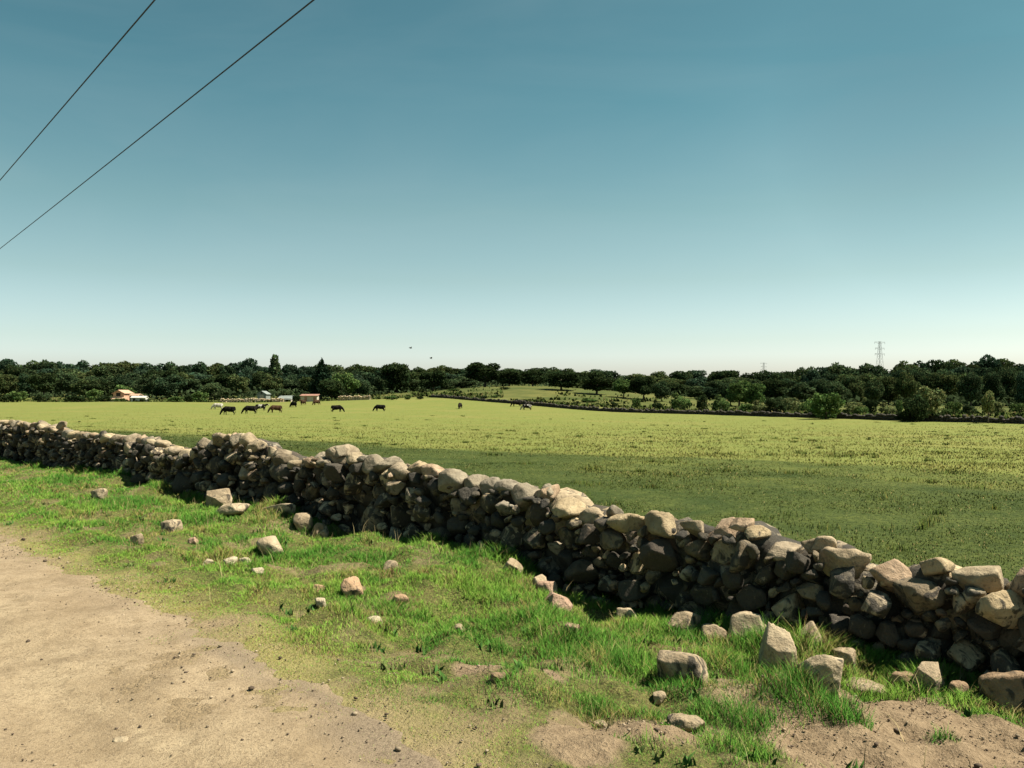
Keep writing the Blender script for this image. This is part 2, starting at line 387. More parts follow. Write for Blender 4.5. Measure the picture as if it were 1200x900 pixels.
# ------------------------------------------------------------------ grass blades (stuff)
def blades(name, X, Y, h, w, tint, mat, lean=.45, label_kind='stuff'):
    n = len(X); Z = gz(X, Y) - .01
    az = rng.uniform(0, 2 * np.pi, n); la = rng.uniform(0, 2 * np.pi, n); lm = h * rng.uniform(.1, 1, n) * lean
    bxv, byv = np.cos(az) * w / 2, np.sin(az) * w / 2
    lx, ly = np.cos(la) * lm, np.sin(la) * lm
    P = np.zeros((n, 5, 3), np.float32)
    for i, (sgn, f, hh, ww) in enumerate([(-1, 0, 0, 1), (1, 0, 0, 1), (-1, .35, .55, .8), (1, .35, .55, .8), (0, 1, .95, 0)]):
        P[:, i, 0] = X + sgn * bxv * ww + lx * f
        P[:, i, 1] = Y + sgn * byv * ww + ly * f
        P[:, i, 2] = Z + h * hh
    b = np.arange(n)[:, None] * 5
    me = raw_mesh(name, P.reshape(-1, 3), [b + np.array([0, 1, 3, 2]), b + np.array([2, 3, 4])])
    color_attr(me, 'tint', np.repeat(tint, 5, 0))
    return tag(link(name, me, mat), kind='stuff')

def verge_grass():
    N = 2200000
    v = rng.uniform(-1, 34, N); u = rng.uniform(2.4, 7.5, N)
    X, Y = (u - v) * SQ, (u + v) * SQ
    d = np.hypot(X, Y)
    keep = (Y > 2.5) & (np.abs(X) < .78 * Y + .6) & (rng.random(N) < np.clip((7.5 / np.maximum(d, 4)) ** 1.5, 0, 1))
    u, v, X, Y, d = u[keep], v[keep], X[keep], Y[keep], d[keep]
    c = cover(u, v) * (.42 + .58 * sstep(-.35, .35, fbm(u * 5, v * 5, seed=110, oct=2)))
    tuft = 0 * u; th = 0 * u
    for tu, t_v, r, h in TUFTS:
        g = np.exp(-((u - tu) ** 2 + (v - t_v) ** 2) / r ** 2); tuft = np.maximum(tuft, g); th = np.maximum(th, g * h)
    atwall = np.exp(-((u - 6.55) / .22) ** 2) * sstep(-.1, .4, fbm(u * 2, v * 2, seed=112))
    c = np.maximum(c, np.clip(tuft * 1.3 - .35, 0, 1) * .95); c = np.maximum(c, atwall * .5 * (v > 3))
    k = rng.random(len(u)) < c * 1.0
    u, v, X, Y, d, tuft, th, atwall = [a[k] for a in (u, v, X, Y, d, tuft, th, atwall)]
    n = len(u)
    e = np.clip((u - edge_u(v)) / 1.15, 0, 1)
    clump = fbm(u * 3.1, v * 3.1, seed=115, oct=3)
    h = (.016 + (.024 + .046 * np.clip(clump, -.6, 1.2)) * e + th * (.66 + .35 * np.clip(fbm(u * 7, v * 7, seed=116, oct=2), -1, 1)) + .10 * atwall) * rng.uniform(.5, 1.35, n)
    h = np.maximum(h, .020 * rng.uniform(.8, 1.4, n))
    w = np.clip(.0008 + .0005 * d, .003, .012) * rng.uniform(.7, 1.3, n)
    # hue: lush, yellow-green, straw
    dry = np.clip(.66 - 1.25 * e + .30 * fbm(u * 1.6, v * 1.6, seed=118, oct=3) - tuft * .6 - .12 * atwall, 0, 1)
    dry = np.maximum(dry, .55 * sstep(.2, .7, fbm(u * 2.4, v * 2.4, seed=119, oct=3)))
    q = rng.random(n)
    lush = np.array([.075, .20, .030]); lush2 = np.array([.225, .365, .056]); straw = np.array([.29, .25, .10]); red = np.array([.17, .09, .05])
    mixv = np.clip(.5 + .5 * fbm(u * 1.3, v * 1.3, seed=121, oct=3) - .45 * tuft - .3 * sstep(8, 18, v) * (u > 4) + .08 + rng.normal(0, .22, n), 0, 1)[:, None]
    col = lush * (1 - mixv) + lush2 * mixv
    s = (q < .08 + .75 * dry)[:, None]
    col = np.where(s, straw * rng.uniform(.7, 1.15, (n, 1)), col)
    yel = np.array([.26, .25, .06]); k2 = ((rng.random(n) < .55 * dry) & (q > .3))[:, None]
    col = np.where(k2, yel, col)
    rd = (rng.random(n) < .025 + .14 * sstep(.45, .9, fbm(u * 2.7, v * 2.7, seed=125, oct=2)))[:, None]
    col = np.where(rd, red, col) * rng.uniform(.8, 1.2, (n, 1))
    blades('verge_grass', X, Y, h * .88, w, col, M['grass'], 1.05)
    print('verge blades', n)

def field_grass():
    N = 620000
    d = np.exp(rng.uniform(np.log(7.5), np.log(190), N)); a = rng.uniform(-.82, .82, N)
    X, Y = a * d, d; u, v = (X + Y) * SQ, (Y - X) * SQ
    k = (u > WU + .35) & (Y < np.interp(X, [-250, -120, -40, 0, 40, 60, 120], [330, 260, 230, 200, 135, 92, 50]))
    dk = darkgreen(u, v)
    k &= rng.random(N) < .45 + .55 * sstep(-.4, .4, fbm(u * .8, v * .8, seed=130, oct=3))
    k &= rng.random(N) < np.where(dk > .5, 1, np.clip(26 / d, .12, 1) ** 1.3)
    X, Y, u, v, d, dk = [q[k] for q in (X, Y, u, v, d, dk)]; n = len(X)
    clump = fbm(u * .5, v * .5, seed=131, oct=3)
    h = (.028 + .03 * (1 - dk) + .014 * clump + .08 * np.exp(-((u - WU - .5) / .4) ** 2)) * rng.uniform(.5, 1.5, n); h = np.maximum(h, .02)
    w = np.clip(.0009 * d, .005, .05) * rng.uniform(.6, 1.4, n)
    h = np.maximum(h, np.minimum(w * .8, .05))
    q = np.clip(rng.normal(0, .22, n) + .5 + .5 * clump, 0, 1)[:, None]
    dcol = np.array([.030, .052, .013]) * (1 - q) + np.array([.066, .086, .021]) * q
    ycol = np.array([.126, .144, .034]) * (1 - q) + np.array([.166, .163, .046]) * q
    dkk = (rng.random(n) < dk)[:, None]
    col = np.where(dkk, dcol, ycol)
    st = (rng.random(n) < .07)[:, None]
    col = np.where(st, np.array([.25, .21, .09]), col) * rng.uniform(.85, 1.15, (n, 1))
    # coarser dark tussocks and weeds scattered over the pasture
    m = 230; td = np.exp(rng.uniform(np.log(11), np.log(120), m)); ta = rng.uniform(-.7, .7, m); tx, ty = ta * td, td
    tr = rng.uniform(.08, .35, m); nb = 70
    xx = np.repeat(tx, nb) + rng.normal(0, 1, m * nb) * np.repeat(tr, nb) * .6; yy = np.repeat(ty, nb) + rng.normal(0, 1, m * nb) * np.repeat(tr, nb) * .6
    dd = np.repeat(td, nb); kk = ((xx + yy) * SQ > WU + .8) & (yy < np.interp(xx, [-250, -120, -40, 0, 40, 60, 120], [330, 260, 230, 200, 130, 88, 48])); kk &= rng.random(m * nb) < .8
    xx, yy, dd = xx[kk], yy[kk], dd[kk]; k2 = len(xx)
    X = np.concatenate([X, xx]); Y = np.concatenate([Y, yy]); h = np.concatenate([h, rng.uniform(.05, .15, k2)]); w = np.concatenate([w, np.clip(.0007 * dd, .006, .04)])
    col = np.concatenate([col, np.where(rng.random((k2, 1)) < .8, [[.075, .11, .025]], [[.16, .155, .04]]) * rng.uniform(.7, 1.3, (k2, 1))])
    blades('field_grass', X, Y, h, w, col, M['fgrass'], .6)
field_grass()

def gravel():
    N = 42000
    v = rng.uniform(-1, 18, N); u = rng.uniform(-3, 4.0, N)
    X, Y = (u - v) * SQ, (u + v) * SQ; d = np.hypot(X, Y)
    e = edge_u(v) - u
    p = np.where(e > -.6, .30 + .7 * np.exp(-((e - .1) / .3) ** 2), 0) * (.4 + .6 * sstep(-.3, .4, fbm(u * 1.5, v * 1.5, seed=140))) * np.where(np.abs(u - 1.75) < .4, .35, 1)
    k = (Y > 2) & (np.abs(X) < .8 * Y + .5) & (rng.random(N) < p * np.clip(8 / d, 0, 1))
    # loose bits on the bare earth by the wall too
    v2 = rng.uniform(.2, 4.5, 9000); u2 = rng.uniform(3.4, 6.7, 9000); kk = rng.random(9000) < bare(u2, v2) * .55
    u = np.concatenate([u[k], u2[kk]]); v = np.concatenate([v[k], v2[kk]])
    X, Y = (u - v) * SQ, (u + v) * SQ; n = len(X)
    s = .0028 * np.exp(rng.normal(0, .6, n)) + .002; s = np.minimum(s, .028)
    V0, F0 = ICO[1]; m = len(V0)
    sc = s[:, None] * rng.uniform(.6, 1.4, (n, 3)) * np.array([1, 1, .7])
    az = rng.uniform(0, 6.28, n)[:, None]
    q = V0[None] * sc[:, None, :] * rng.uniform(.8, 1.15, (n, m, 1))
    P = np.stack([q[..., 0] * np.cos(az) - q[..., 1] * np.sin(az) + X[:, None], q[..., 0] * np.sin(az) + q[..., 1] * np.cos(az) + Y[:, None], q[..., 2] + (gz(X, Y) + .010 + s * .2)[:, None]], -1)
    f = (np.arange(n)[:, None, None] * m + F0[None]).reshape(-1, 3)
    me = raw_mesh('gravel', P.reshape(-1, 3), [f])
    b = rng.random((n, 1)); col = np.where(b < .5, np.array([.10, .075, .055]), np.array([.26, .205, .14])) * rng.uniform(.6, 1.2, (n, 1))
    color_attr(me, 'tint', np.repeat(col, m, 0))
    tag(link('gravel', me, M['pebble']), kind='stuff')
gravel()

# ------------------------------------------------------------------ stones
STONE_TINTS = np.array([[.36, .29, .20], [.31, .255, .185], [.39, .32, .22], [.28, .24, .18], [.36, .265, .185], [.39, .31, .20], [.24, .21, .165]])
def tint_for(r, dark=.0):
    t = STONE_TINTS[r.integers(len(STONE_TINTS))] * r.uniform(.85, 1.15)
    return t * r.uniform(.35, .6) if r.random() < dark else t
def rock_dirs(nd, rad_fn, r, facets=6, rough=1.0, fmin=.66):
    s = int(r.integers(1, 9999)); q = nd * 1.6 + r.uniform(0, 50, 3)
    rho = rad_fn(nd) * (1 + rough * .11 * fbm(q[:, 0], q[:, 1], q[:, 2], s, 2))
    for _ in range(facets):
        m = r.normal(size=3); m /= np.linalg.norm(m)
        c = nd @ m; h = rho * c; o = h.max() * r.uniform(fmin, .95)
        rho = np.minimum(rho, np.where(c > .05, o / np.maximum(c, .05), 1e9))
    rho = rho * (1 + rough * .022 * fbm(q[:, 0] * 5, q[:, 1] * 5, q[:, 2] * 5, s + 5, 3))
    return rho
def free_rock(size, seed, facets=8, sub=4, rough=1.0, p=4.2):
    r = np.random.default_rng(seed); nd, f = ICO[sub]
    a = np.array(size) / 2
    fn = lambda n: (np.abs(n[:, 0] / a[0]) ** p + np.abs(n[:, 1] / a[1]) ** p + np.abs(n[:, 2] / a[2]) ** p) ** (-1 / p)
    rho = rock_dirs(nd, fn, r, facets, rough, .52)
    return nd * rho[:, None], f

AX = np.array([-SQ, SQ, 0.]); AZ = np.array([0, 0, 1.]); AC = np.array([-SQ, -SQ, 0.])   # along the wall, up, out towards the road
class Stone: pass
def pack_layer(v0, v1, topf, basef, seed, big=(), rmean=.086):
    r = np.random.default_rng(seed)
    pts = [list(b) for b in big]
    cellsz = .6; grid = {}
    def add(p):
        grid.setdefault((int(p[0] // cellsz), int(p[1] // cellsz)), []).append(p)
    for p in pts: add(p)
    L = v1 - v0
    for phase, rm in enumerate((1.75, 1.25, .95, .7, .5)):
        for _ in range(int(L * (26, 60, 130, 220, 220)[phase])):
            v = r.uniform(v0, v1); z = r.uniform(basef(v) - .05, topf(v) - .02)
            rad = rmean * rm * np.exp(r.normal(0, .16))
            if z + rad * .55 > topf(v): continue
            ok = True
            gi, gj = int(v // cellsz), int(z // cellsz)
            for i in (-1, 0, 1):
                for j in (-1, 0, 1):
                    for q in grid.get((gi + i, gj + j), ()):
                        if math.hypot(v - q[0], (z - q[1]) * 1.2) < .86 * (rad + q[2]): ok = False; break
                    if not ok: break
                if not ok: break
            if ok:
                p = [v, z, rad]; pts.append(p); add(p)
    P = np.array(pts); order = np.argsort(P[:, 0]); P = P[order]
    h = .0125; out = []
    acc = {}
    for c0 in np.arange(v0, v1, 1.0):
        vs = np.arange(c0, min(c0 + 1, v1), h); zs = np.arange(-.6, 1.7, h)
        VV, ZZ = np.meshgrid(vs, zs, indexing='ij'); VV, ZZ = VV.ravel(), ZZ.ravel()
        k = (ZZ > basef(VV) - .10) & (ZZ < topf(VV)); VV, ZZ = VV[k], ZZ[k]
        sel = np.nonzero((P[:, 0] > c0 - .9) & (P[:, 0] < c0 + 1.9))[0]
        if len(sel) == 0 or len(VV) == 0: continue
        D = (VV[:, None] - P[sel, 0]) ** 2 + ((ZZ[:, None] - P[sel, 1]) * 1.12) ** 2 - P[sel, 2] ** 2
        own = sel[np.argmin(D, 1)]
        for s in np.unique(own):
            m = own == s; acc.setdefault(s, []).append((VV[m], ZZ[m]))
    nb = 28
    for s, ch in acc.items():
        V_ = np.concatenate([c[0] for c in ch]); Z_ = np.concatenate([c[1] for c in ch])
        if len(V_) < 14: continue
        cv, cz = V_.mean(), Z_.mean()
        th = np.arctan2(Z_ - cz, V_ - cv); rr = np.hypot(V_ - cv, Z_ - cz)
        b = ((th + np.pi) / (2 * np.pi) * nb).astype(int) % nb
        rad = np.zeros(nb); np.maximum.at(rad, b, rr)
        good = rad > 0
        if good.sum() < 6: continue
        xs = np.arange(nb); rad = np.interp(xs, np.concatenate([xs[good] - nb, xs[good], xs[good] + nb]), np.tile(rad[good], 3))
        rad = np.minimum(rad, 2.2 * np.median(rad)); rad = (np.roll(rad, 1) + 2 * rad + np.roll(rad, -1)) / 4
        st = Stone(); st.v, st.z, st.rad, st.size = cv, cz, rad, math.sqrt(len(V_)) * h
        out.append(st)
    return out
def stone_geo(st, depth, coff, shrink, r, sub, p, fac=(9, 16)):
    nd, f = ICO[sub]; nb = len(st.rad)
    th = np.arctan2(nd[:, 1], nd[:, 0]); fi = (th + np.pi) / (2 * np.pi) * nb - .5
    i0 = np.floor(fi).astype(int); t = fi - i0
    rin = (st.rad[i0 % nb] * (1 - t) + st.rad[(i0 + 1) % nb] * t) * shrink
    s = np.hypot(nd[:, 0], nd[:, 1])
    fn = lambda n: ((s / rin) ** p + (np.abs(n[:, 2]) / depth) ** p) ** (-1 / p)
    rho = rock_dirs(nd, fn, r, r.integers(*fac), 1.0, .48 if fac[0] > 3 else .85)
    q = nd * rho[:, None]
    # tilt the stone a little out of the wall plane
    E = np.array(Euler((r.normal(0, .26), r.normal(0, .26), r.normal(0, .08))).to_matrix())
    q = q @ E.T
    c = np.array([9.85 / 2, 9.85 / 2, 0]) + AX * st.v + AZ * st.z + AC * coff
    return c, q[:, :1] * AX + q[:, 1:2] * AZ + q[:, 2:] * AC, f

def build_wall():
    r = np.random.default_rng(77)
    V0, V1 = -1.5, 72.0
    # cap stones first: they make the uneven top line
    caps = []; v = V0
    while v < V1:
        sc = 1.0 if v < 14 else 1.1
        w = r.uniform(.18, .44) * sc if v > 2.15 or v < 1.0 else r.uniform(.42, .52)
        hh = np.clip(w * r.uniform(.45, .85), .12, .27) if w < .46 else .17
        caps.append((v + w / 2, w, hh)); v += w * r.uniform(.86, 1.0)
    cvs = np.array([c[0] for c in caps]); chh = np.array([c[2] for c in caps]); cw = np.array([c[1] for c in caps])
    def inner_top(v):
        v = np.asarray(v, float); i = np.clip(np.searchsorted(cvs, v), 1, len(cvs) - 1)
        j = np.where(np.abs(v - cvs[i - 1]) < np.abs(cvs[i] - v), i - 1, i)
        return wall_top(cvs[j]) - chh[j] * .62
    big = []
    for x, y, rp in [(440, 608, 34), (525, 628, 25), (1041, 704, 28), (882, 650, 24), (1160, 730, 26), (1040, 760, 22), (1100, 760, 24), (960, 690, 22), (425, 568, 20), (338, 548, 24), (228, 566, 22), (265, 546, 16), (795, 690, 20), (1130, 705, 20)]:
        vv, zz = px_to_wall(x, y); d = 9.85 / (1 + (x - 600) / F); big.append((vv, zz, rp * d / F * (.72 if x > 850 else .95)))
    th = lambda v: np.where(np.asarray(v) < 3.1, 1, 0)
    front = pack_layer(V0, V1, inner_top, wall_base, 14, big)
    back = pack_layer(V0, V1, lambda v: wall_top(v) - .12, lambda v: np.zeros_like(np.asarray(v, float)), 9, (), .15)
    items = []
    for st in front:
        near = st.v < 14; single = st.v < 1.6
        rp = r.uniform(-.13, .10)
        dep = np.clip(st.size * r.uniform(.55, .8), .09, .24)
        items.append((st, dep, (.02 if single else .16) + rp - (dep - .15) * .4, r.uniform(1.06, 1.14) if single else r.uniform(.92, 1.05), 4 if (near and st.size > .16) else 3 if st.v < 26 else 2, r.uniform(2.2, 3.6)))
    for st in back:
        if st.v < 1.35: continue
        items.append((st, np.clip(st.size * .75, .12, .25), -.20, 1.22, 2, 4.0))
    for (cv, w, hh) in caps:
        st = Stone(); st.cap = True; st.v = cv; zt = float(wall_top(cv)); st.z = zt - hh * .5; st.size = math.sqrt(w * hh) * 1.08
        a = (np.arange(28) + .5) / 28 * 2 * np.pi - np.pi; tl = r.normal(0, .16)
        a2 = a - tl; pp = r.uniform(2.1, 3.0)
        st.rad = ((np.abs(np.cos(a2)) / (w * .53)) ** pp + (np.abs(np.sin(a2)) / (hh * .53)) ** pp) ** (-1 / pp) * r.uniform(.9, 1.08, 28)
        items.append((st, r.uniform(.15, .27), r.uniform(-.04, .10), 1.0, 4 if cv < 14 else 3, r.uniform(2.2, 3.2)))
    # irregular stones perched on top
    for x, y, w, hh in [(401, 526, 26, 12), (645, 570, 18, 14), (966, 634, 34, 24), (280, 508, 12, 8), (592, 565, 22, 10), (872, 606, 30, 18), (75, 495, 16, 7), (512, 546, 18, 9)]:
        vv, zz = px_to_wall(x, y); d = 9.85 / (1 + (x - 600) / F); w *= d / F; hh *= d / F
        st = Stone(); st.cap = True; st.v = vv; st.z = zz - .05; st.size = math.sqrt(w * hh)
        a = (np.arange(28) + .5) / 28 * 2 * np.pi - np.pi + .35
        st.rad = ((np.abs(np.cos(a)) / (w * .5)) ** 2.4 + (np.abs(np.sin(a)) / (hh * .62)) ** 2.4) ** (-1 / 2.4)
        items.append((st, w * .45, .05, 1.0, 4, 2.5))
    root = link('dry_stone_wall', None, loc=(9.85 / 2 - 2 * SQ, 9.85 / 2 + 2 * SQ, 0))
    tag(root, 'long rough dry stone wall of tan fieldstones running beside the dirt road', 'stone wall')
    def appear(it):
        st, dep, co = it[0], it[1], it[2]
        c = np.array([9.85 / 2, 9.85 / 2]) + np.array([-SQ, SQ]) * st.v
        xp = 600 + F * c[0] / c[1]
        if co < -.1 or not (0 < xp < 1200): return 0
        return st.size / c[1]
    items.sort(key=appear, reverse=True)
    VS, FS, TS, nv = [], [], [], 0
    rl = np.array(root.location)
    for i, (st, dep, co, shr, sub, p) in enumerate(items):
        it_dark = .05 if getattr(st, 'cap', False) else .35  # interior stones darkened more often than caps, standing in for face shade
        shade_amt = r.uniform(.0, .3) if getattr(st, 'cap', False) else r.uniform(.28, 1.0)  # patch amount: shade painted into interior stones, caps mostly spared
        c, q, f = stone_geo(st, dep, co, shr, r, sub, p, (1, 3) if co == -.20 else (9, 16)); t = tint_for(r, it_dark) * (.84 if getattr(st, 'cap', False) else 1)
        # outward winding
        if i < 100:
            me = raw_mesh('stone', q, [f[:, ::-1]], False); color_attr(me, 'tint', np.tile(np.append(t, shade_amt), (len(q), 1)))
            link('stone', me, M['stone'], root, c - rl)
        else:
            VS.append(q + c - rl); FS.append(f[:, ::-1] + nv); TS.append(np.tile(np.append(t, shade_amt), (len(q), 1))); nv += len(q)
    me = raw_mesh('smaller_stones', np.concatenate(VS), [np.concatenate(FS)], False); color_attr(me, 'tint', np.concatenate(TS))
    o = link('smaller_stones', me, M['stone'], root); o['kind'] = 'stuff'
    print('wall stones', len(items), nv)
build_wall()

# loose rocks on the verge: x, y of the foot, width, height (pixels), depth ratio, turn, facets, label
ROCKS = [
 (253,597,34,22,.7,-25,8,'oblong tan stone lying tilted against the foot of the long wall'),
 (272,604,34,9,.8,-10,6,'flat pale slab in the grass just below the oblong tilted stone'),
 (117,586,17,11,.8,0,6,'pale rounded stone alone in dark grass, farthest loose stone to the left'),
 (160,639,13,11,.8,20,6,'small grey stone in the grass near the left edge of the track'),
 (200,623,22,13,.9,10,6,'knobbly pale stone sitting in grass left of the oblong tilted stone'),
 (228,638,12,8,.9,0,6,'small pinkish stone in grass between two pale stones'),
 (243,664,11,8,.9,0,6,'small white stone, leftmost of the row of three in short grass'),
 (270,663,16,9,.8,12,6,'white knobbly stone in the middle of the row of three in short grass'),
 (289,661,17,8,.8,-8,6,'low flat white stone at the right of the row of three in short grass'),
 (302,675,12,8,.9,0,6,'small pale stone just below the row of three white stones'),
 (318,652,30,20,.85,10,7,'half buried round pale boulder on the grassy bank'),
 (327,604,40,10,.7,-8,6,'long flat pale slab sunk in the bank close under the wall'),
 (352,622,24,16,.9,30,8,'tan rubble stone on the bare hump at the wall foot, left of its pair'),
 (374,632,26,17,.9,-20,8,'tan rubble stone on the bare hump at the wall foot, right of its pair'),
 (374,606,18,32,.5,35,7,'narrow upright slab leaning against the wall above the bare hump'),
 (412,700,28,20,.8,15,8,'squat orange tan stone with a dark underside in mid verge grass'),
 (375,712,13,9,.9,0,6,'small white stone left of the squat orange tan stone'),
 (438,733,24,7,.8,0,5,'thin flat white stone flush in the short grass below the squat orange stone'),
 (372,696,16,9,.9,0,6,'pale stone half hidden in grass beside the squat orange tan stone'),
 (642,695,24,14,.7,-20,7,'pale wedge of stone resting over the pinkish flat stone near the wall'),
 (650,713,38,15,.8,-15,8,'pinkish flat stone with a dark underside close to the wall foot'),
 (601,670,20,14,.8,0,7,'small buff stone at the wall foot behind the grassy bank'),
 (633,688,20,16,.8,0,7,'buff stone at the wall foot beside the pale wedge'),
 (731,727,26,15,.7,18,6,'pale almond shaped stone in grass near the wall foot'),
 (800,735,42,34,.7,25,8,'pointed tan stone leaning at the wall foot, left of three large ones'),
 (836,722,26,20,.8,0,7,'small round tan stone tucked at the wall foot between two pointed ones'),
 (882,732,46,34,.7,-10,9,'pale craggy stone at the wall foot, middle of three large ones'),
 (948,735,46,30,.7,20,8,'slanting tan stone at the wall foot, right of three large ones'),
 (990,748,36,16,.7,0,7,'low buff block at the wall foot beside the dark shaded gap'),
 (801,799,54,40,.8,-8,9,'blocky grey stone with a dark left face standing in the near grass'),
 (911,788,54,54,.7,25,7,'tall pointed pale stone standing in the near grass'),
 (962,812,52,40,.8,-20,9,'rough pitted pale stone right of the tall pointed stone'),
 (1016,818,46,14,.9,-15,6,'flat tan stone sunk into the soil right of the rough pitted stone'),
 (1056,790,32,18,.8,0,7,'small brown stone half sunk near the shadow at the wall foot'),
 (1086,806,44,26,.8,20,7,'rounded tan stone on bare earth at the edge of the wall shadow'),
 (1186,818,56,38,.8,-15,9,'rough brown boulder against the wall base at the right edge'),
 (806,856,40,12,.8,10,6,'flat stone flush with the bare soil below the blocky grey stone'),
 (704,852,16,6,.9,0,6,'small flat tan stone at the rim of the bare soil patch'),
 (1120,815,26,14,.8,0,7,'small clod coloured stone on bare earth next to the rounded tan stone'),
 (470,708,16,8,.9,0,6,'small buff stone deep in grass right of the squat orange tan stone'),
 (455,668,20,9,.8,15,6,'low tan stone breaking through the grassy bank below the wall bulge'),
 (540,742,15,8,.9,0,6,'small grey stone in the middle of the near verge grass'),
 (585,800,18,8,.8,20,6,'flat brown stone at the edge of a bare scrape in the verge'),
 (672,742,18,9,.9,-10,6,'small tan stone in lush grass below the pinkish flat stone'),
 (770,825,20,9,.8,0,6,'small tan stone between the bare soil and the blocky grey stone'),
 (141,872,18,4,.9,0,5,'pale flat stone pressed into the dirt road'),
]
for i, (x, y, w, h, dr, turn, fc, lab) in enumerate(ROCKS):
    X, Y, Z = ground_hit(x, y)
    uu = (X + Y) * SQ
    if uu > 6.32 and Y < 25: X *= 6.32 / uu; Y *= 6.32 / uu; Z = float(gz(X, Y))
    d = Y; W = w * d / F; H = h * d / F * 1.0
    sink = .25
    q, f = free_rock((W * 1.12, W * dr * 1.05, H * 1.45), 900 + i * 13, fc + 3, 5 if w > 30 else 4, .75)
    E = np.array(Euler((rng.normal(0, .12), rng.normal(0, .12) + (-.22 if 'tilted' in lab else 0), R(turn) + rng.normal(0, .3))).to_matrix())
    q = q @ E.T
    me = raw_mesh('rock', q, [f], False); color_attr(me, 'tint', np.tile((np.array([.40, .345, .25]) if 'white' in lab else np.array([.36, .245, .155]) if 'orange' in lab else np.array([.34, .235, .175]) if 'pinkish' in lab else np.array([.24, .17, .11]) if 'brown' in lab or 'clod' in lab else np.array([.36, .295, .205]) if 'pale' in lab else np.array([.30, .24, .165])), (len(q), 1)) * np.ones((1, 1)))
    al = me.attributes['tint'].data; av = np.zeros(len(q) * 4, np.float32); al.foreach_get('color', av); av[3::4] = rng.uniform(.1, .45); al.foreach_set('color', av)
    dd = W * dr * .3
    o = link('rock', me, M['stone'], None, (X * (1 + dd / d), Y + dd, float(gz(X * (1 + dd / d), Y + dd)) + H * .29))
    TUFTS.append(((X + d) * SQ, (d - X) * SQ, W * .75 + .03, min(.10, H * .45)))
    tag(o, lab, 'stone', 'loose stones on the verge')

verge_grass()
def verge_weeds():
    m = 150; cu = rng.uniform(3.3, 6.5, m); cv = 1.2 + 17 * rng.random(m) ** 1.5; nb = 12
    k = rng.random(m) < np.clip(cover(cu, cv) + .2, 0, 1); cu, cv = cu[k], cv[k]; m = len(cu)
    u = np.repeat(cu, nb) + rng.normal(0, .03, m * nb); v = np.repeat(cv, nb) + rng.normal(0, .03, m * nb)
    h = rng.uniform(.03, .08, m * nb); w = rng.uniform(.012, .03, m * nb)
    col = np.where(np.repeat(rng.random(m), nb)[:, None] < .7, [[.07, .15, .035]], [[.12, .16, .05]]) * rng.uniform(.8, 1.25, (m * nb, 1))
    m2 = 420; u2 = np.where(rng.random(m2) < .5, rng.uniform(6.0, 6.6, m2), rng.uniform(3.2, 6.4, m2)); v2 = 1 + 18 * rng.random(m2) ** 1.5     # dry stalks
    u = np.concatenate([u, u2]); v = np.concatenate([v, v2]); h = np.concatenate([h, rng.uniform(.10, .26, m2)]); w = np.concatenate([w, np.full(m2, .005)])
    col = np.concatenate([col, np.array([[.34, .28, .14]]) * rng.uniform(.7, 1.2, (m2, 1))])
    blades('verge_weeds', (u - v) * SQ, (u + v) * SQ, h, w, col, M['grass'], .8)
verge_weeds()
# ------------------------------------------------------------------ far stone walls (one mesh each, stones are their pattern)
def far_wall(path, label, hgt, seed, cat='stone wall', bright=1.0):
    r = np.random.default_rng(seed); VS, FS, TS, nv = [], [], [], 0
    nd, f = ICO[2]
    P = [np.array(p) for p in path]
    for a, b in zip(P[:-1], P[1:]):
        L = np.linalg.norm(b - a); t = (b - a) / L; nn = np.array([-t[1], t[0]])
        s = 0
        while s < L:
            w = r.uniform(.3, .75); c = a + t * (s + w / 2); z0 = float(gz(c[0], c[1])); z = -.1
            top = hgt * (1 + .22 * float(vnoise(np.array([c[0] * .4]), np.array([c[1] * .4]), seed=seed)[0]))
            while z < top:
                hh = r.uniform(.22, .42)
                rho = 1 + .16 * fbm(nd[:, 0] * 1.7 + r.uniform(0, 99), nd[:, 1] * 1.7, nd[:, 2] * 1.7, seed, 2)
                q = nd * rho[:, None] * np.array([w * .56, .3, hh * .56])
                o = np.array([c[0] + nn[0] * r.normal(0, .05), c[1] + nn[1] * r.normal(0, .05), z0 + z + hh / 2])
                VS.append(q[:, :1] * np.array([*t, 0]) + q[:, 1:2] * np.array([*nn, 0]) + q[:, 2:] * AZ + o); FS.append(f + nv); nv += len(nd)
                TS.append(np.tile(np.append(tint_for(r) * min(bright * 1.3, 1.2), .9 if bright < .6 else .2), (len(nd), 1))); z += hh * .9
            s += w * .85
    V_ = np.concatenate(VS); base = np.array([P[0][0], P[0][1], float(gz(P[0][0], P[0][1]))])
    me = raw_mesh('far_stone_wall', V_ - base, [np.concatenate(FS)], True); color_attr(me, 'tint', np.concatenate(TS))
    tag(link('far_stone_wall', me, M['stone'], None, base), label, cat)
pathA = []
for x, d in [(505, 215), (560, 196), (620, 178), (680, 163), (740, 150), (820, 137), (900, 124), (980, 114), (1060, 104), (1130, 98), (1200, 92), (1290, 85), (1400, 79)]:
    pathA.append(((x - 600) / F * d, d))
far_wall(pathA, 'low dark stone wall along the far edge of the field', .46, 21, bright=.4)  # darker tint and heavy patches paint in the shade of its near side
far_wall([((258 - 600) * .225, 225), ((330 - 600) * .228, 228)], 'short pale broken stone wall behind the left group of cattle', .8, 22, bright=1.5)
far_wall([((396 - 600) * .222, 222), ((432 - 600) * .222, 222)], 'short grey stone wall under the broad dark tree beside the conifer', .9, 23)

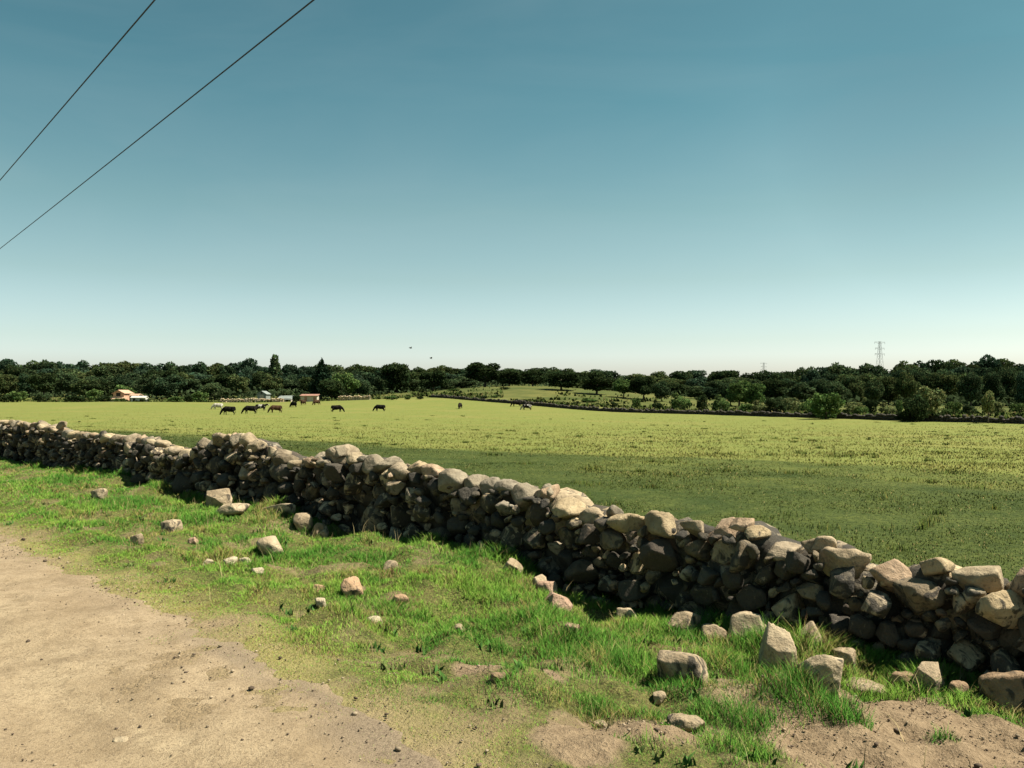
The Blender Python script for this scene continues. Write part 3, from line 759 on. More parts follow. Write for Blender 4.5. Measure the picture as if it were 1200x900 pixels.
# ------------------------------------------------------------------ trees
def leaf_cloud(lobes, n, size, seed, flat=.0):
    """lobes: (x,y,z,rx,ry,rz); leaf-clump quads spread through each lobe's outer volume"""
    r = np.random.default_rng(seed); L = np.array(lobes)
    wts = (L[:, 3] * L[:, 5]) ** 1.0; k = r.choice(len(L), n, p=wts / wts.sum())
    dr = r.normal(size=(n, 3)); dr /= np.linalg.norm(dr, axis=1)[:, None]
    rad = r.uniform(.35, 1.08, n) ** .45
    c = L[k, :3] + dr * rad[:, None] * L[k, 3:]
    nn = dr * .7 + r.normal(0, .6, (n, 3)); nn /= np.linalg.norm(nn, axis=1)[:, None]
    t = np.cross(nn, r.normal(size=(n, 3))); t /= np.linalg.norm(t, axis=1)[:, None]; b = np.cross(nn, t)
    s = size * r.uniform(.5, 1.25, n)[:, None]
    P = np.stack([c - t * s, c - b * s * .6, c + t * s, c + b * s * .6], 1)
    tint = (1 + .35 * r.normal(0, .6, len(L)))[k] * r.uniform(.75, 1.3, n)
    tint = np.clip(tint, .5, 1.8)
    col = np.stack([tint * (1 + .12 * r.normal(0, 1, n)), tint, tint * .95], 1)
    me = raw_mesh('crown', P.reshape(-1, 3), [np.arange(n * 4).reshape(n, 4)])
    color_attr(me, 'tint', np.repeat(np.clip(col, .3, 2), 4, 0))
    return me
def oak_lobes(seed, low=.16, n=15, wide=.5):
    r = np.random.default_rng(seed); lo = [(0, 0, .55, wide * .72, wide * .72, .33)]
    for i in range(n):
        a = r.uniform(0, 6.28); e = r.uniform(-.75, 1.0)
        h = .55 + .30 * math.sin(e * 1.35); rr = wide * .72 * math.cos(e * .95) * r.uniform(.75, 1.0)
        s = r.uniform(.15, .25)
        lo.append((rr * math.cos(a), rr * math.sin(a), h + r.uniform(-.03, .05), s, s, s * r.uniform(.62, .85)))
    lo = [(x, y, max(z, low + rz * .8), rx, ry, rz) for x, y, z, rx, ry, rz in lo]
    return lo
def trunk_mesh(seed, h=.6, r0=.035, limbs=6):
    r = random.Random(seed); bm = bmesh.new()
    p = Vector((0, 0, -.03)); q = Vector((r.uniform(-.02, .02), r.uniform(-.02, .02), h * .45))
    tube(bm, p, q, r0, r0 * .72, 8); tube(bm, q, q + Vector((r.uniform(-.03, .03), r.uniform(-.03, .03), h * .5)), r0 * .7, r0 * .25, 7)
    for i in range(limbs):
        a = i / limbs * 6.28 + r.uniform(-.3, .3); s = q + Vector((0, 0, r.uniform(-.12, .12)))
        m = s + Vector((math.cos(a) * .14, math.sin(a) * .14, .1)); tube(bm, s, m, r0 * .4, r0 * .26, 6)
        tube(bm, m, m + Vector((math.cos(a + .3) * .14, math.sin(a + .3) * .14, .14)), r0 * .26, r0 * .08, 5)
    return bm_mesh('trunk', bm, True)
OAK = [leaf_cloud(oak_lobes(200 + i, .13 + .03 * (i % 3), 15 + i), 4200, .047, 300 + i) for i in range(7)]
OAKNAME = ['round-crowned', 'billowing', 'broad', 'lumpy', 'domed', 'uneven', 'bushy']
TRUNK = [trunk_mesh(i) for i in range(3)]
def con_lobes(seed):
    r = np.random.default_rng(seed); lo = []
    for i in range(15):
        z = .14 + i / 14 * .8; w = .46 * (1 - (i / 14) ** 1.4) + .05
        for j in range(4):
            a = r.uniform(0, 6.28); lo.append((w * .55 * math.cos(a), w * .55 * math.sin(a), z + r.uniform(-.02, .02), w * .55, w * .55, .055))
    return lo
CON = leaf_cloud(con_lobes(5), 2400, .05, 351)
POINT = leaf_cloud([(0, 0, .2 + .09 * i, .34 - .028 * i, .34 - .028 * i, .14) for i in range(9)], 1800, .06, 352)
def bush_lobes(seed, n=12):
    r = np.random.default_rng(seed); lo = [(0, 0, .38, .36, .36, .38)]
    for i in range(n):
        a = r.uniform(0, 6.28); z = r.uniform(.15, .78); rr = .36 * math.sqrt(max(.05, 1 - ((z - .3) / .62) ** 2))
        s = r.uniform(.12, .2); lo.append((rr * math.cos(a), rr * math.sin(a), z, s, s, s))
    return lo
BUSH = [leaf_cloud(bush_lobes(400 + i), 1700, .055, 410 + i) for i in range(5)]
SLIM = leaf_cloud([(0, 0, .5, .3, .3, .16), (.08, 0, .72, .3, .3, .2), (-.1, .05, .88, .2, .2, .14), (.15, 0, .58, .25, .25, .12), (-.2, 0, .62, .22, .22, .12)], 1300, .06, 431)
bushstem = trunk_mesh(9, .4, .03, 5); slimtrunk = trunk_mesh(10, .62, .04, 5)

MESHMAT = {}
def with_mat(me, mat):
    k = (me.name, mat.name)
    if k not in MESHMAT:
        c = me.copy(); c.materials.clear(); c.materials.append(mat); MESHMAT[k] = c
    return MESHMAT[k]
PROTO = {}
def plant(kind, crown, mat, trunk, X, Y, w, h, label, cat, group, rz=None, z=None):
    key = (kind, crown.name, mat.name)
    if key not in PROTO:
        e = bpy.data.objects.new(kind, None); c = bpy.data.objects.new('crown' if 'tree' in kind else 'foliage', with_mat(crown, mat)); t = bpy.data.objects.new('trunk' if 'tree' in kind else 'stem', with_mat(trunk, M['bark']))
        PROTO[key] = (e, c, t); new = (e, c, t)
    else: new = tuple(o.copy() for o in PROTO[key])
    e, c, t = new
    for o in new: COL.objects.link(o)
    c.parent = e; t.parent = e
    e.location = (X, Y, float(gz(X, Y)) if z is None else z); e.rotation_euler = (0, 0, rnd.uniform(0, 6.28) if rz is None else rz); e.scale = (w, w, h)
    tag(e, label, cat, group); return e
def plant_px(kind, crown, mat, trunk, x, ytop, wpx, D, label, cat, group=None):
    X = (x - 600) / F * D; z = float(gz(X, D)); ztop = EYE + (HOR - ytop) / F * D
    return plant(kind, crown, mat, trunk, X, D, wpx * D / F, max(ztop - z, .8), label, cat, group)

SKY = [(-300,422),(0,421),(15,420),(27,424),(45,423),(75,424),(100,424),(115,428),(140,423),(150,425),(165,428),(190,422),(205,423),(230,424),(250,427),(280,424),(295,421),(310,427),(335,428),(360,426),(390,427),(430,426),(465,427),(490,429),(520,427),(540,430),(560,429),(580,430),(600,431),(640,431),(680,433),(700,434),(730,438),(750,439),(770,437),(790,436),(830,434),(860,433),(880,434),(900,433),(940,431),(960,430),(990,427),(1020,428),(1045,426),(1070,422),(1090,424),(1110,421),(1140,420),(1170,419),(1190,421),(1200,422),(1500,420)]
skx, sky_ = zip(*SKY)
DF = lambda x: float(np.interp(x, [-300, 100, 300, 430, 530, 760, 900, 1000, 1200, 1500], [300, 285, 258, 262, 285, 268, 215, 195, 185, 170]))
SEGS = [(-9999, 0, None), (0, 120, 'left of the orange roofed house'), (120, 200, 'behind the orange roofed house'), (200, 300, 'behind the left cattle'), (300, 365, 'behind the pale sheds'), (365, 435, 'behind the tall conifer'), (435, 535, 'below the two birds'), (535, 600, 'left of the grassy slope'), (600, 680, 'above the grassy slope'), (680, 760, 'right of the grassy slope'), (760, 840, 'over the far dark wall'), (840, 930, 'left of the big round bush'), (930, 1005, 'behind the big round bush'), (1005, 1060, 'under the near pylon'), (1060, 1120, 'behind the big pale bush'), (1120, 1200, 'behind the slim right tree'), (1200, 9999, None)]
ORD = ['first', 'second', 'third', 'fourth', 'fifth', 'sixth', 'seventh', 'eighth', 'ninth', 'tenth', 'eleventh', 'twelfth']
woods = []
def row(name, d_off, dy, spacing, gaps=(), jit=.3, wf=1.25, seed=1):
    r = random.Random(seed); x = -230.0
    while x < 1430:
        step = spacing * r.uniform(.72, 1.3)
        xx = x + r.uniform(-jit, jit) * 4
        if not any(a < xx < b for a, b in gaps):
            D = DF(xx) + d_off + r.uniform(-10, 10)
            yt = float(np.interp(xx, skx, sky_)) + dy + r.uniform(-1.5, 3.5) * (1 if dy < 3 else 2)
            woods.append([name, xx, yt, step * wf * r.uniform(.9, 1.15), D, r.randrange(len(OAK))])
        x += step
row('skyline', 105, -0.3, 23, wf=1.5, seed=1)
row('middle', 60, 6, 23, wf=1.4, seed=2)
row('front', 12, 15, 23, gaps=((545, 690), (128, 178), (296, 362)), seed=3)
row('edge', 36, 11, 22, gaps=((430, 520), (590, 660), ), seed=8)
woods.sort(key=lambda a: (a[0], a[1]))
cnt, tot = {}, {}
def seg(x):
    for a, b, s in SEGS:
        if a <= x < b: return s, a
for w_ in woods: tot[(w_[0], seg(w_[1]))] = tot.get((w_[0], seg(w_[1])), 0) + 1
where = {'skyline': 'on the skyline', 'middle': 'in the third rank', 'front': 'in the front rank', 'edge': 'in the second rank'}
for name, x, yt, w, D, k in woods:
    s, a = seg(x); key = (name, (s, a)); i = cnt.get(key, 0); cnt[key] = i + 1
    if s is None:
        lab = 'dark oak ' + where[name] + ' beyond the ' + ('left' if a < 0 else 'right') + ' end of the view'
    else:
        lab = '%s oak %s %s, %s from left' % (OAKNAME[k], where[name], s, ORD[i]) if tot[key] > 1 else '%s oak %s %s' % (OAKNAME[k], where[name], s)
    plant_px('oak_tree', OAK[k], M[('oak', 'oak', 'olive', 'blue', 'oak', 'dark', 'olive')[(k * 3 + int(x * 7.3)) % 7]], TRUNK[k % 3], x, yt, w, D, lab, 'tree', 'trees of the dark wood behind the field')

T = lambda *a, **k: plant_px(*a, **k)
T('conifer_tree', CON, M['conifer'], TRUNK[0], 377, 419, 33, 246, 'tall pointed dark conifer rising above the wood behind the cattle', 'tree')
T('pointed_tree', POINT, M['oak'], TRUNK[1], 322, 418, 34, 335, 'narrow pointed tree breaking the skyline left of the tall conifer', 'tree')
T('oak_tree', OAK[2], M['shrub'], TRUNK[2], 405, 437, 36, 238, 'broad mid green tree directly right of the tall conifer', 'tree')
T('oak_tree', OAK[4], M['dark'], TRUNK[2], 390, 444, 34, 232, 'low black-green tree at the foot of the tall conifer', 'tree')
T('oak_tree', OAK[0], M['dark'], TRUNK[0], 568, 424, 48, 292, 'very large dark domed oak left of the grassy slope', 'tree')
T('oak_tree', OAK[3], M['dark'], TRUNK[1], 508, 436, 34, 262, 'dark round tree low in front of the wood, left of the domed oak', 'tree')
T('oak_tree', OAK[5], M['dark'], TRUNK[0], 465, 426, 38, 285, 'dark wide oak left of the grassy slope, under the two birds', 'tree')
T('oak_tree', OAK[6], M['dark'], TRUNK[0], 658, 435, 42, 236, 'dark oak standing over its shadow on the grassy slope', 'tree')
T('oak_tree', OAK[1], M['dark'], TRUNK[1], 699, 437, 42, 224, 'dark oak at the right edge of the grassy slope', 'tree')
T('oak_tree', OAK[5], M['dark'], TRUNK[1], 624, 434, 34, 278, 'dark oak at the top of the grassy slope, above its middle', 'tree')
T('oak_tree', OAK[6], M['dark'], TRUNK[2], 597, 433, 34, 286, 'dark oak between the very large domed oak and the grassy slope top', 'tree')
T('oak_tree', OAK[2], M['shrub'], TRUNK[1], 731, 444, 26, 214, 'bright green small tree at the right end of the grassy slope', 'tree')
T('oak_tree', OAK[3], M['dark'], TRUNK[2], 754, 442, 32, 210, 'blackish tree next to the bright green small tree', 'tree')
T('oak_tree', OAK[4], M['oak'], TRUNK[2], 775, 447, 20, 205, 'small round tree in front of the wood right of the blackish tree', 'tree')
T('oak_tree', OAK[1], M['shrub'], TRUNK[0], 866, 447, 36, 185, 'mid green rounded tree in front of the wood, left of the scrub', 'tree')
T('oak_tree', OAK[5], M['shrub'], TRUNK[0], 885, 449, 24, 178, 'smaller mid green tree touching the rounded mid green tree', 'tree')
T('slim_tree', SLIM, M['pale'], slimtrunk, 1158, 459, 22, 94, 'slim young tree with pale leafy top and bare trunk by the far wall', 'tree')
SB = 'bushes at the far edge of the field'
def B(x, yt, w, D, mat, lab, k=None): plant_px('bush', BUSH[rnd.randrange(5) if k is None else k], M[mat], bushstem, x, yt, w, D, lab, 'bush', SB)
B(968, 457, 46, 110, 'shrub', 'big round green bush standing at the far stone wall', 0)
B(1088, 450, 40, 102, 'pale', 'big pale bush with a dark companion at its left', 1)
B(1074, 461, 30, 99, 'dark', 'dark rounded bush hugging the left of the big pale bush', 2)
B(90, 463, 27, 232, 'dark', 'wide dark bush at the field edge left of the orange roofed house')
B(122, 463, 20, 230, 'dark', 'dark bush just left of the orange roofed house')
B(110, 455, 22, 262, 'shrub', 'green bush behind the two dark bushes left of the house')
B(148, 450, 26, 275, 'shrub', 'light green bush rising behind the orange roof')
B(140, 466, 17, 243, 'shrub', 'low green bush growing in front of the orange farmhouse')
B(170, 467, 13, 241, 'dark', 'small dark bush at the right corner of the white annexe')
B(205, 464, 22, 222, 'shrub', 'low green bush between the white annexe and the cattle')
B(234, 458, 22, 220, 'shrub', 'tall green bush left of the white cow')
B(222, 462, 14, 226, 'dark', 'small dark bush beside the tall green bush')
B(20, 457, 24, 245, 'shrub', 'green bush near the left end of the field edge')
B(50, 460, 20, 248, 'oak', 'dull green bush between the left end and the wide dark bush')
B(5, 462, 20, 243, 'dark', 'dark bush at the very left of the field edge')
B(336, 455, 26, 236, 'oak', 'dark bush behind the grey shed roof')
B(347, 458, 10, 214, 'dark', 'narrow dark bush between the grey shed and the cream shed')
B(459, 462, 15, 205, 'shrub', 'round grey green bush right of the lone black cow')
B(492, 467, 10, 205, 'dark', 'small dark bush beside pale stones below the wood')
B(478, 469, 8, 204, 'shrub', 'tiny green bush between two bushes below the wood')
B(591, 456, 15, 238, 'dark', 'small dark round bush on the left of the grassy slope')
B(532, 458, 17, 250, 'shrub', 'small green tree-like bush below the domed oak')
B(566, 469, 12, 205, 'dark', 'small bush behind the far wall below the domed oak')
B(580, 468, 8, 208, 'shrub', 'tiny bush on the open grass below the small round bush')
B(675, 470, 12, 182, 'dark', 'small dark bush behind the far wall under the grassy slope')
B(690, 466, 20, 192, 'shrub', 'green bush behind the far wall right of the grassy slope')
B(745, 464, 12, 172, 'shrub', 'upright green bush behind the far wall below the blackish tree')
B(797, 459, 26, 165, 'shrub', 'wide green bush behind the far wall')
B(822, 461, 15, 165, 'dark', 'dark bush right of the wide green bush')
B(845, 461, 22, 160, 'shrub', 'soft green bush left of the rounded mid green tree')
B(908, 464, 26, 138, 'dark', 'dark low bush amid the pale scrub')
B(892, 468, 24, 140, 'pale', 'pale scrub bush left of the dark low bush')
B(925, 464, 26, 148, 'pale', 'pale scrub bush right of the dark low bush')
B(945, 470, 18, 140, 'shrub', 'green scrub bush left of the big round bush')
B(1000, 470, 22, 135, 'pale', 'pale scrub bush right of the big round bush')
B(1022, 466, 15, 138, 'dark', 'small dark round bush among pale scrub')
B(1040, 471, 20, 132, 'pale', 'pale scrub bush between the dark round bush and the big pale bush')
B(1054, 467, 10, 136, 'shrub', 'narrow green bush left of the big pale bush')
B(1010, 475, 18, 126, 'shrub', 'low green scrub bush just behind the far wall')
B(1118, 468, 20, 128, 'shrub', 'green bush right of the big pale bush')
B(1135, 472, 18, 130, 'oak', 'dull bush between the big pale bush and the slim tree')
B(1108, 477, 16, 120, 'shrub', 'low green bush close right of the big pale bush')
B(1165, 470, 26, 150, 'pale', 'pale scrub behind the slim tree')
B(1195, 471, 24, 150, 'shrub', 'green scrub bush at the right edge behind the slim tree')
B(875, 472, 20, 145, 'shrub', 'low green scrub bush below the rounded mid green tree')
B(770, 468, 12, 168, 'dark', 'small dark bush left of the wide green bush')
B(720, 470, 10, 172, 'dark', 'tiny dark bush left of the upright green bush')
B(1061, 481, 22, 100, 'dark', 'low dark bush left at the foot of the two toned pair')
B(1100, 483, 20, 101, 'dark', 'low dark bush right at the foot of the big pale bush')
B(962, 478, 26, 114, 'dark', 'low dark growth at the foot of the big round bush')

# undergrowth: one mass of dark leaf clumps beneath the wood
def undergrowth():
    r = np.random.default_rng(60); n = 26000
    x = r.uniform(-240, 1440, n); D = np.array([DF(a) for a in x]) + 8 + r.uniform(0, 105, n)
    k = ~((x > 525) & (x < 770) & (D < 300)); x, D = x[k], D[k]; n = len(x)
    X = (x - 600) / F * D; hmax = 1.2 + 1.6 * (vnoise(X * .15, D * .15, seed=61) + .6)
    Z = gz(X, D) + r.uniform(0, 1, n) * np.clip(hmax, .4, 3)
    nn = r.normal(0, 1, (n, 3)) + np.array([0, 0, .6]); nn /= np.linalg.norm(nn, axis=1)[:, None]
    t = np.cross(nn, r.normal(size=(n, 3))); t /= np.linalg.norm(t, axis=1)[:, None]; b = np.cross(nn, t)
    s = r.uniform(.35, .9, n)[:, None]; c = np.stack([X, D, Z], 1)
    P = np.stack([c - t * s, c - b * s * .7, c + t * s, c + b * s * .7], 1)
    me = raw_mesh('undergrowth', P.reshape(-1, 3), [np.arange(n * 4).reshape(n, 4)])
    color_attr(me, 'tint', np.repeat(np.clip(r.normal(1, .25, (n, 1)), .5, 1.6) * np.ones((1, 3)), 4, 0))
    tag(link('undergrowth', me, M['oak']), kind='stuff')
undergrowth()
def rough_growth():      # rank grass and weeds past the field's edge
    r = np.random.default_rng(64); n = 30000
    x = r.uniform(-100, 1300, n); e = np.interp(x, [-200, 100, 300, 505, 620, 740, 900, 1060, 1200, 1400], [262, 240, 222, 215, 178, 150, 124, 104, 92, 79])
    D = e + 1.0 + r.exponential(18, n); X = (x - 600) / F * D
    k = (vnoise(X * .2, D * .2, seed=65) + .3 * vnoise(X * .7, D * .7, seed=66) > -.05) & ~((x > 590) & (x < 650) & (D > 200)); X, D = X[k], D[k]; n = len(X)
    h = r.uniform(.2, .7, n) * (.5 + .5 * (vnoise(X * .3, D * .3, seed=67) + 1)); w = h * r.uniform(.5, 1.2, n)
    q = r.random((n, 1)); col = np.where(q < .6, [[.05, .075, .02]], np.where(q < .9, [[.085, .10, .03]], [[.14, .12, .05]])) * r.uniform(.7, 1.2, (n, 1))
    blades('rough_growth', X, D, h, w, col, M['grass'], .6)
rough_growth()

# ------------------------------------------------------------------ farm buildings (far off)
def part(name, boxes, mat, parent):
    bm = bmesh.new()
    for b in boxes: bx(bm, *b)
    return link(name, bm_mesh(name, bm), mat, parent)
def gable(name, c, w, l, h, over, mat, parent, axis='x', th=.16):
    """pitched roof: two thick sloping slabs, ridge along x or y; c = centre at eaves height"""
    bm = bmesh.new(); hw = l / 2 + over
    for s in (-1, 1):
        run = hw; sl = math.hypot(run, h); ang = math.atan2(h, run)
        vs = bmesh.ops.create_cube(bm, size=1)['verts']
        Mx = Matrix.Translation((0, s * run / 2, h / 2 - over * h / hw + .05)) @ Matrix.Rotation(-s * ang, 4, 'X') @ Matrix.Diagonal((w + 2 * over, sl + .08, th, 1))
        bmesh.ops.transform(bm, matrix=Mx, verts=vs)
    if axis == 'y': bmesh.ops.transform(bm, matrix=Matrix.Rotation(math.pi / 2, 4, 'Z'), verts=bm.verts)
    bmesh.ops.translate(bm, verts=bm.verts, vec=c)
    return link(name, bm_mesh(name, bm), mat, parent)
def gable_wall(bm, w, l, h, hr, c=(0, 0, 0), axis='x'):
    """walls with pointed gables; ridge along x (w), depth l"""
    x, y = w / 2, l / 2
    pts = [(-x, -y, 0), (-x, y, 0), (-x, y, h), (-x, 0, h + hr), (-x, -y, h)]
    a = [bm.verts.new(Vector(p)) for p in pts]; b = [bm.verts.new(Vector((-p[0], p[1], p[2]))) for p in pts]
    bm.faces.new(a); bm.faces.new(b[::-1])
    for i in range(5): bm.faces.new([a[i], b[i], b[(i + 1) % 5], a[(i + 1) % 5]][::-1])
    vs = a + b
    if axis == 'y': bmesh.ops.transform(bm, matrix=Matrix.Rotation(math.pi / 2, 4, 'Z'), verts=vs)
    bmesh.ops.translate(bm, verts=vs, vec=c); bmesh.ops.recalc_face_normals(bm, faces=bm.faces)
def building(name, x, D, rz, label, cat):
    X = (x - 600) / F * D
    e = link(name, None, loc=(X, D, float(gz(X, D)) - .05)); e.rotation_euler.z = rz
    return tag(e, label, cat)
# orange farmhouse: gable to the field, lean skirt roof, long low wing
h = building('farmhouse', 143, 250, R(-8), 'small orange and pink farmhouse with a dark gable opening at the wood edge', 'house')
bm = bmesh.new(); gable_wall(bm, 4.6, 3.4, 2.7, 1.0, (0, .6, 0), 'y'); link('wall', bm_mesh('wall', bm), M['orange'], h)
gable('roof', (0, .6, 2.7), 4.6, 3.4, 1.0, .3, M['tile'], h, 'y')
o = part('opening', [((-.05, -1.72, 2.35), (1.35, .06, .95))], M['opening'], h); part('sill', [((-.05, -1.78, 1.83), (1.6, .14, .09))], M['cream'], h)
bm = bmesh.new()
vs = bx(bm, (.3, -2.55, 1.52), (5.6, 1.75, .14)); bmesh.ops.rotate(bm, verts=vs, cent=(.3, -1.7, 1.7), matrix=Matrix.Rotation(R(24), 3, 'X'))
link('porch_roof', bm_mesh('porch_roof', bm), M['tile'], h)
part('porch_wall', [((.3, -2.9, .55), (5.2, .18, 1.1))], M['cream'], h)
for xx in (-1.6, .9): part('window', [((xx, -3.0, .72), (.75, .05, .55))], M['opening'], h)
part('wing_wall', [((4.3, .2, 1.0), (2.6, 2.6, 2.0))], M['cream'], h)
gable('wing_roof', (4.3, .2, 2.0), 2.6, 2.6, .5, .2, M['tile'], h)
part('door', [((4.3, -1.12, .9), (.8, .05, 1.7))], M['opening'], h)
a = building('annexe', 163.5, 248, R(4), 'low white annexe right of the orange farmhouse', 'outbuilding')
bm = bmesh.new(); gable_wall(bm, 4.0, 2.4, 1.3, .5); link('wall', bm_mesh('wall', bm), M['white'], a)
gable('roof', (0, 0, 1.3), 4.0, 2.4, .5, .15, M['white'], a); part('door', [((-1.1, -1.22, .6), (.7, .05, 1.15))], M['opening'], a); part('window', [((.8, -1.22, .75), (.7, .05, .5))], M['opening'], a)
b = building('barn', 307, 262, R(3), 'pale grey green barn with gable end facing the cattle', 'barn')
bm = bmesh.new(); gable_wall(bm, 6, 2.6, 2.2, 1.0, (0, 2.6, 0), 'y'); link('wall', bm_mesh('wall', bm), M['grey'], b)
gable('roof', (0, 2.6, 2.2), 6, 2.6, 1.0, .25, M['grey'], b, 'y'); part('door', [((0, -.43, .95), (1.2, .06, 1.9))], M['cream'], b); part('vent', [((0, -.43, 2.55), (.5, .06, .4))], M['opening'], b)
s = building('shed', 335, 232, R(-4), 'long low grey shed with sloping roof behind the cattle', 'shed')
part('wall', [((0, 0, .5), (3.6, 2.4, 1.0))], M['cream'], s)
bm = bmesh.new(); vs = bx(bm, (0, -.1, 1.25), (4.1, 3.0, .12)); bmesh.ops.rotate(bm, verts=vs, cent=(0, 0, 1.25), matrix=Matrix.Rotation(R(20), 3, 'X')); link('roof', bm_mesh('roof', bm), M['grey'], s)
part('door', [((.8, -1.22, .45), (.8, .05, .85))], M['opening'], s)
c = building('stable', 363, 222, R(2), 'cream stable with pinkish doors behind the cattle', 'stable')
part('wall', [((0, 0, .8), (4.2, 2.6, 1.6))], M['cream'], c)
bm = bmesh.new(); vs = bx(bm, (0, -.05, 1.72), (4.7, 3.1, .11)); bmesh.ops.rotate(bm, verts=vs, cent=(0, 0, 1.72), matrix=Matrix.Rotation(R(8), 3, 'X')); link('roof', bm_mesh('roof', bm), M['rooftin'], c)
for xx in (-.8, 1.5):
    dr = part('door', [((xx, -1.33, .62), (.62, .06, 1.2))], M['rooftin'], c)
    part('handle', [((xx + .2, -1.38, .62), (.06, .04, .16))], M['steel'], dr)

# ------------------------------------------------------------------ cattle
def blob(bm, c, s, rot=None, sub=3):
    vs = bmesh.ops.create_icosphere(bm, subdivisions=sub, radius=1)['verts']
    Mx = Matrix.Translation(c) @ ((Euler(rot).to_matrix().to_4x4()) if rot else Matrix.Identity(4)) @ Matrix.Diagonal((*s, 1))
    bmesh.ops.transform(bm, matrix=Mx, verts=vs)
def chain(bm, pts, n=8):
    for (p, r0), (q, r1) in zip(pts[:-1], pts[1:]):
        tube(bm, p, q, r0, r1, n); blob(bm, q, (r1, r1, r1), None, 2)
    blob(bm, pts[0][0], (pts[0][1],) * 3, None, 2)
def cow_mesh(name, pose):
    bm = bmesh.new()
    blob(bm, (-.62, 0, 1.02), (.42, .29, .36)); blob(bm, (-.1, 0, .98), (.62, .33, .38)); blob(bm, (.45, 0, 1.0), (.42, .29, .39)); blob(bm, (-.15, 0, .82), (.5, .27, .26)); blob(bm, (.6, 0, .82), (.22, .18, .25))
    chain(bm, [((-.85, 0, 1.22), .16), ((-.2, 0, 1.27), .13), ((.5, 0, 1.30), .14)])
    if pose == 'graze':
        chain(bm, [((.6, 0, 1.08), .26), ((.95, .03, .85), .19), ((1.15, .05, .52), .15)])
        chain(bm, [((1.13, .05, .56), .15), ((1.24, .06, .36), .12), ((1.30, .07, .12), .085)]); hp = Vector((1.12, .05, .60)); hd = Vector((.1, 0, -.35))
    else:
        chain(bm, [((.6, 0, 1.12), .26), ((.92, 0, 1.28), .18), ((1.08, 0, 1.38), .15)])
        chain(bm, [((1.10, 0, 1.40), .145), ((1.30, 0, 1.30), .115), ((1.48, 0, 1.20), .085)]); hp = Vector((1.08, 0, 1.44)); hd = Vector((.2, 0, -.1))
    for s in (-1, 1):
        k = .10 if s > 0 else -.08
        chain(bm, [((.52, s * .17, .78), .15), ((.55 + k, s * .18, .46), .075), ((.54 + k, s * .18, .14), .052), ((.57 + k, s * .18, .05), .062)])
        chain(bm, [((-.70, s * .17, .85), .20), ((-.62 - k, s * .19, .66), .12), ((-.84 - k, s * .19, .42), .07), ((-.80 - k, s * .19, .14), .052), ((-.77 - k, s * .19, .05), .062)])
        e = hp + Vector((-.02, s * .12, .02)); chain(bm, [(tuple(e), .05), (tuple(e + Vector((-.03, s * .14, -.03))), .03)])
    chain(bm, [((-1.0, 0, 1.22), .06), ((-1.08, .02, .95), .035), ((-1.07, .03, .5), .035), ((-1.07, .03, .4), .05)])
    blob(bm, (-.45, 0, .66), (.15, .12, .12))
    me = bm_mesh(name, bm); o = bpy.data.objects.new('tmp', me); COL.objects.link(o)
    m = o.modifiers.new('r', 'REMESH'); m.mode = 'VOXEL'; m.voxel_size = .028
    sm = o.modifiers.new('s', 'SMOOTH'); sm.iterations = 5; sm.factor = .5
    ev = o.evaluated_get(bpy.context.evaluated_depsgraph_get()); out = bpy.data.meshes.new_from_object(ev)
    for p in out.polygons: p.use_smooth = True
    bpy.data.objects.remove(o); return out
GRAZE, STAND = cow_mesh('cow_grazing', 'graze'), cow_mesh('cow_standing', 'stand')
CG = 'cattle grazing in the far part of the field'
COWS = [  # x, foot y, length px, heading (deg, 180 = faces left), mesh, hide, label
 (255, 480.5, 14, 190, GRAZE, 'palehide', 'white cow grazing behind the leftmost black cow'),
 (268, 481.5, 19, 178, GRAZE, 'black', 'leftmost black cow, walking head down beside the white cow'),
 (293, 485.0, 18, 192, GRAZE, 'black', 'large black cow grazing in front of the pied cow'),
 (306, 483.0, 15, 5, STAND, 'pied', 'black and white pied cow standing behind the large black cow'),
 (323, 486.0, 17, 205, GRAZE, 'brown', 'dark brown cow grazing nearest the wall, right of the pied cow'),
 (344, 481.0, 13, 140, GRAZE, 'black', 'black cow in front of the grey shed'),
 (355, 481.5, 11, 250, STAND, 'brown', 'dark cow end-on in front of the cream stable'),
 (371, 480.5, 11, 235, GRAZE, 'brown', 'brown cow grazing right of the cream stable'),
 (395, 481.5, 16, 10, GRAZE, 'black', 'black cow grazing under the conifer, facing right'),
 (445, 481.5, 15, 185, GRAZE, 'black', 'lone black cow left of the round grey green bush'),
 (539, 482.0, 9, 260, GRAZE, 'black', 'tiny black cow far off by the left end of the far wall'),
 (605, 484.0, 13, 190, GRAZE, 'black', 'black cow facing left in the pair beside the far wall'),
 (617, 484.0, 14, 172, GRAZE, 'pied', 'black cow with a white patch in the pair beside the far wall'),
]
for x, y, L, hd, me, mk, lab in COWS:
    X, Y, Z = ground_hit(x, y, 260)
    D = min(max(2.25 / (L / F), 110), 185) if L > 10 else 165
    X = (x - 600) / F * D; z = float(gz(X, D))
    o = link('cow', with_mat(me, M[mk]), None, None, (X, D, z - .16)); o.rotation_euler.z = R(hd); o.scale = (.92, .92, .92)
    tag(o, lab, 'cow', CG)

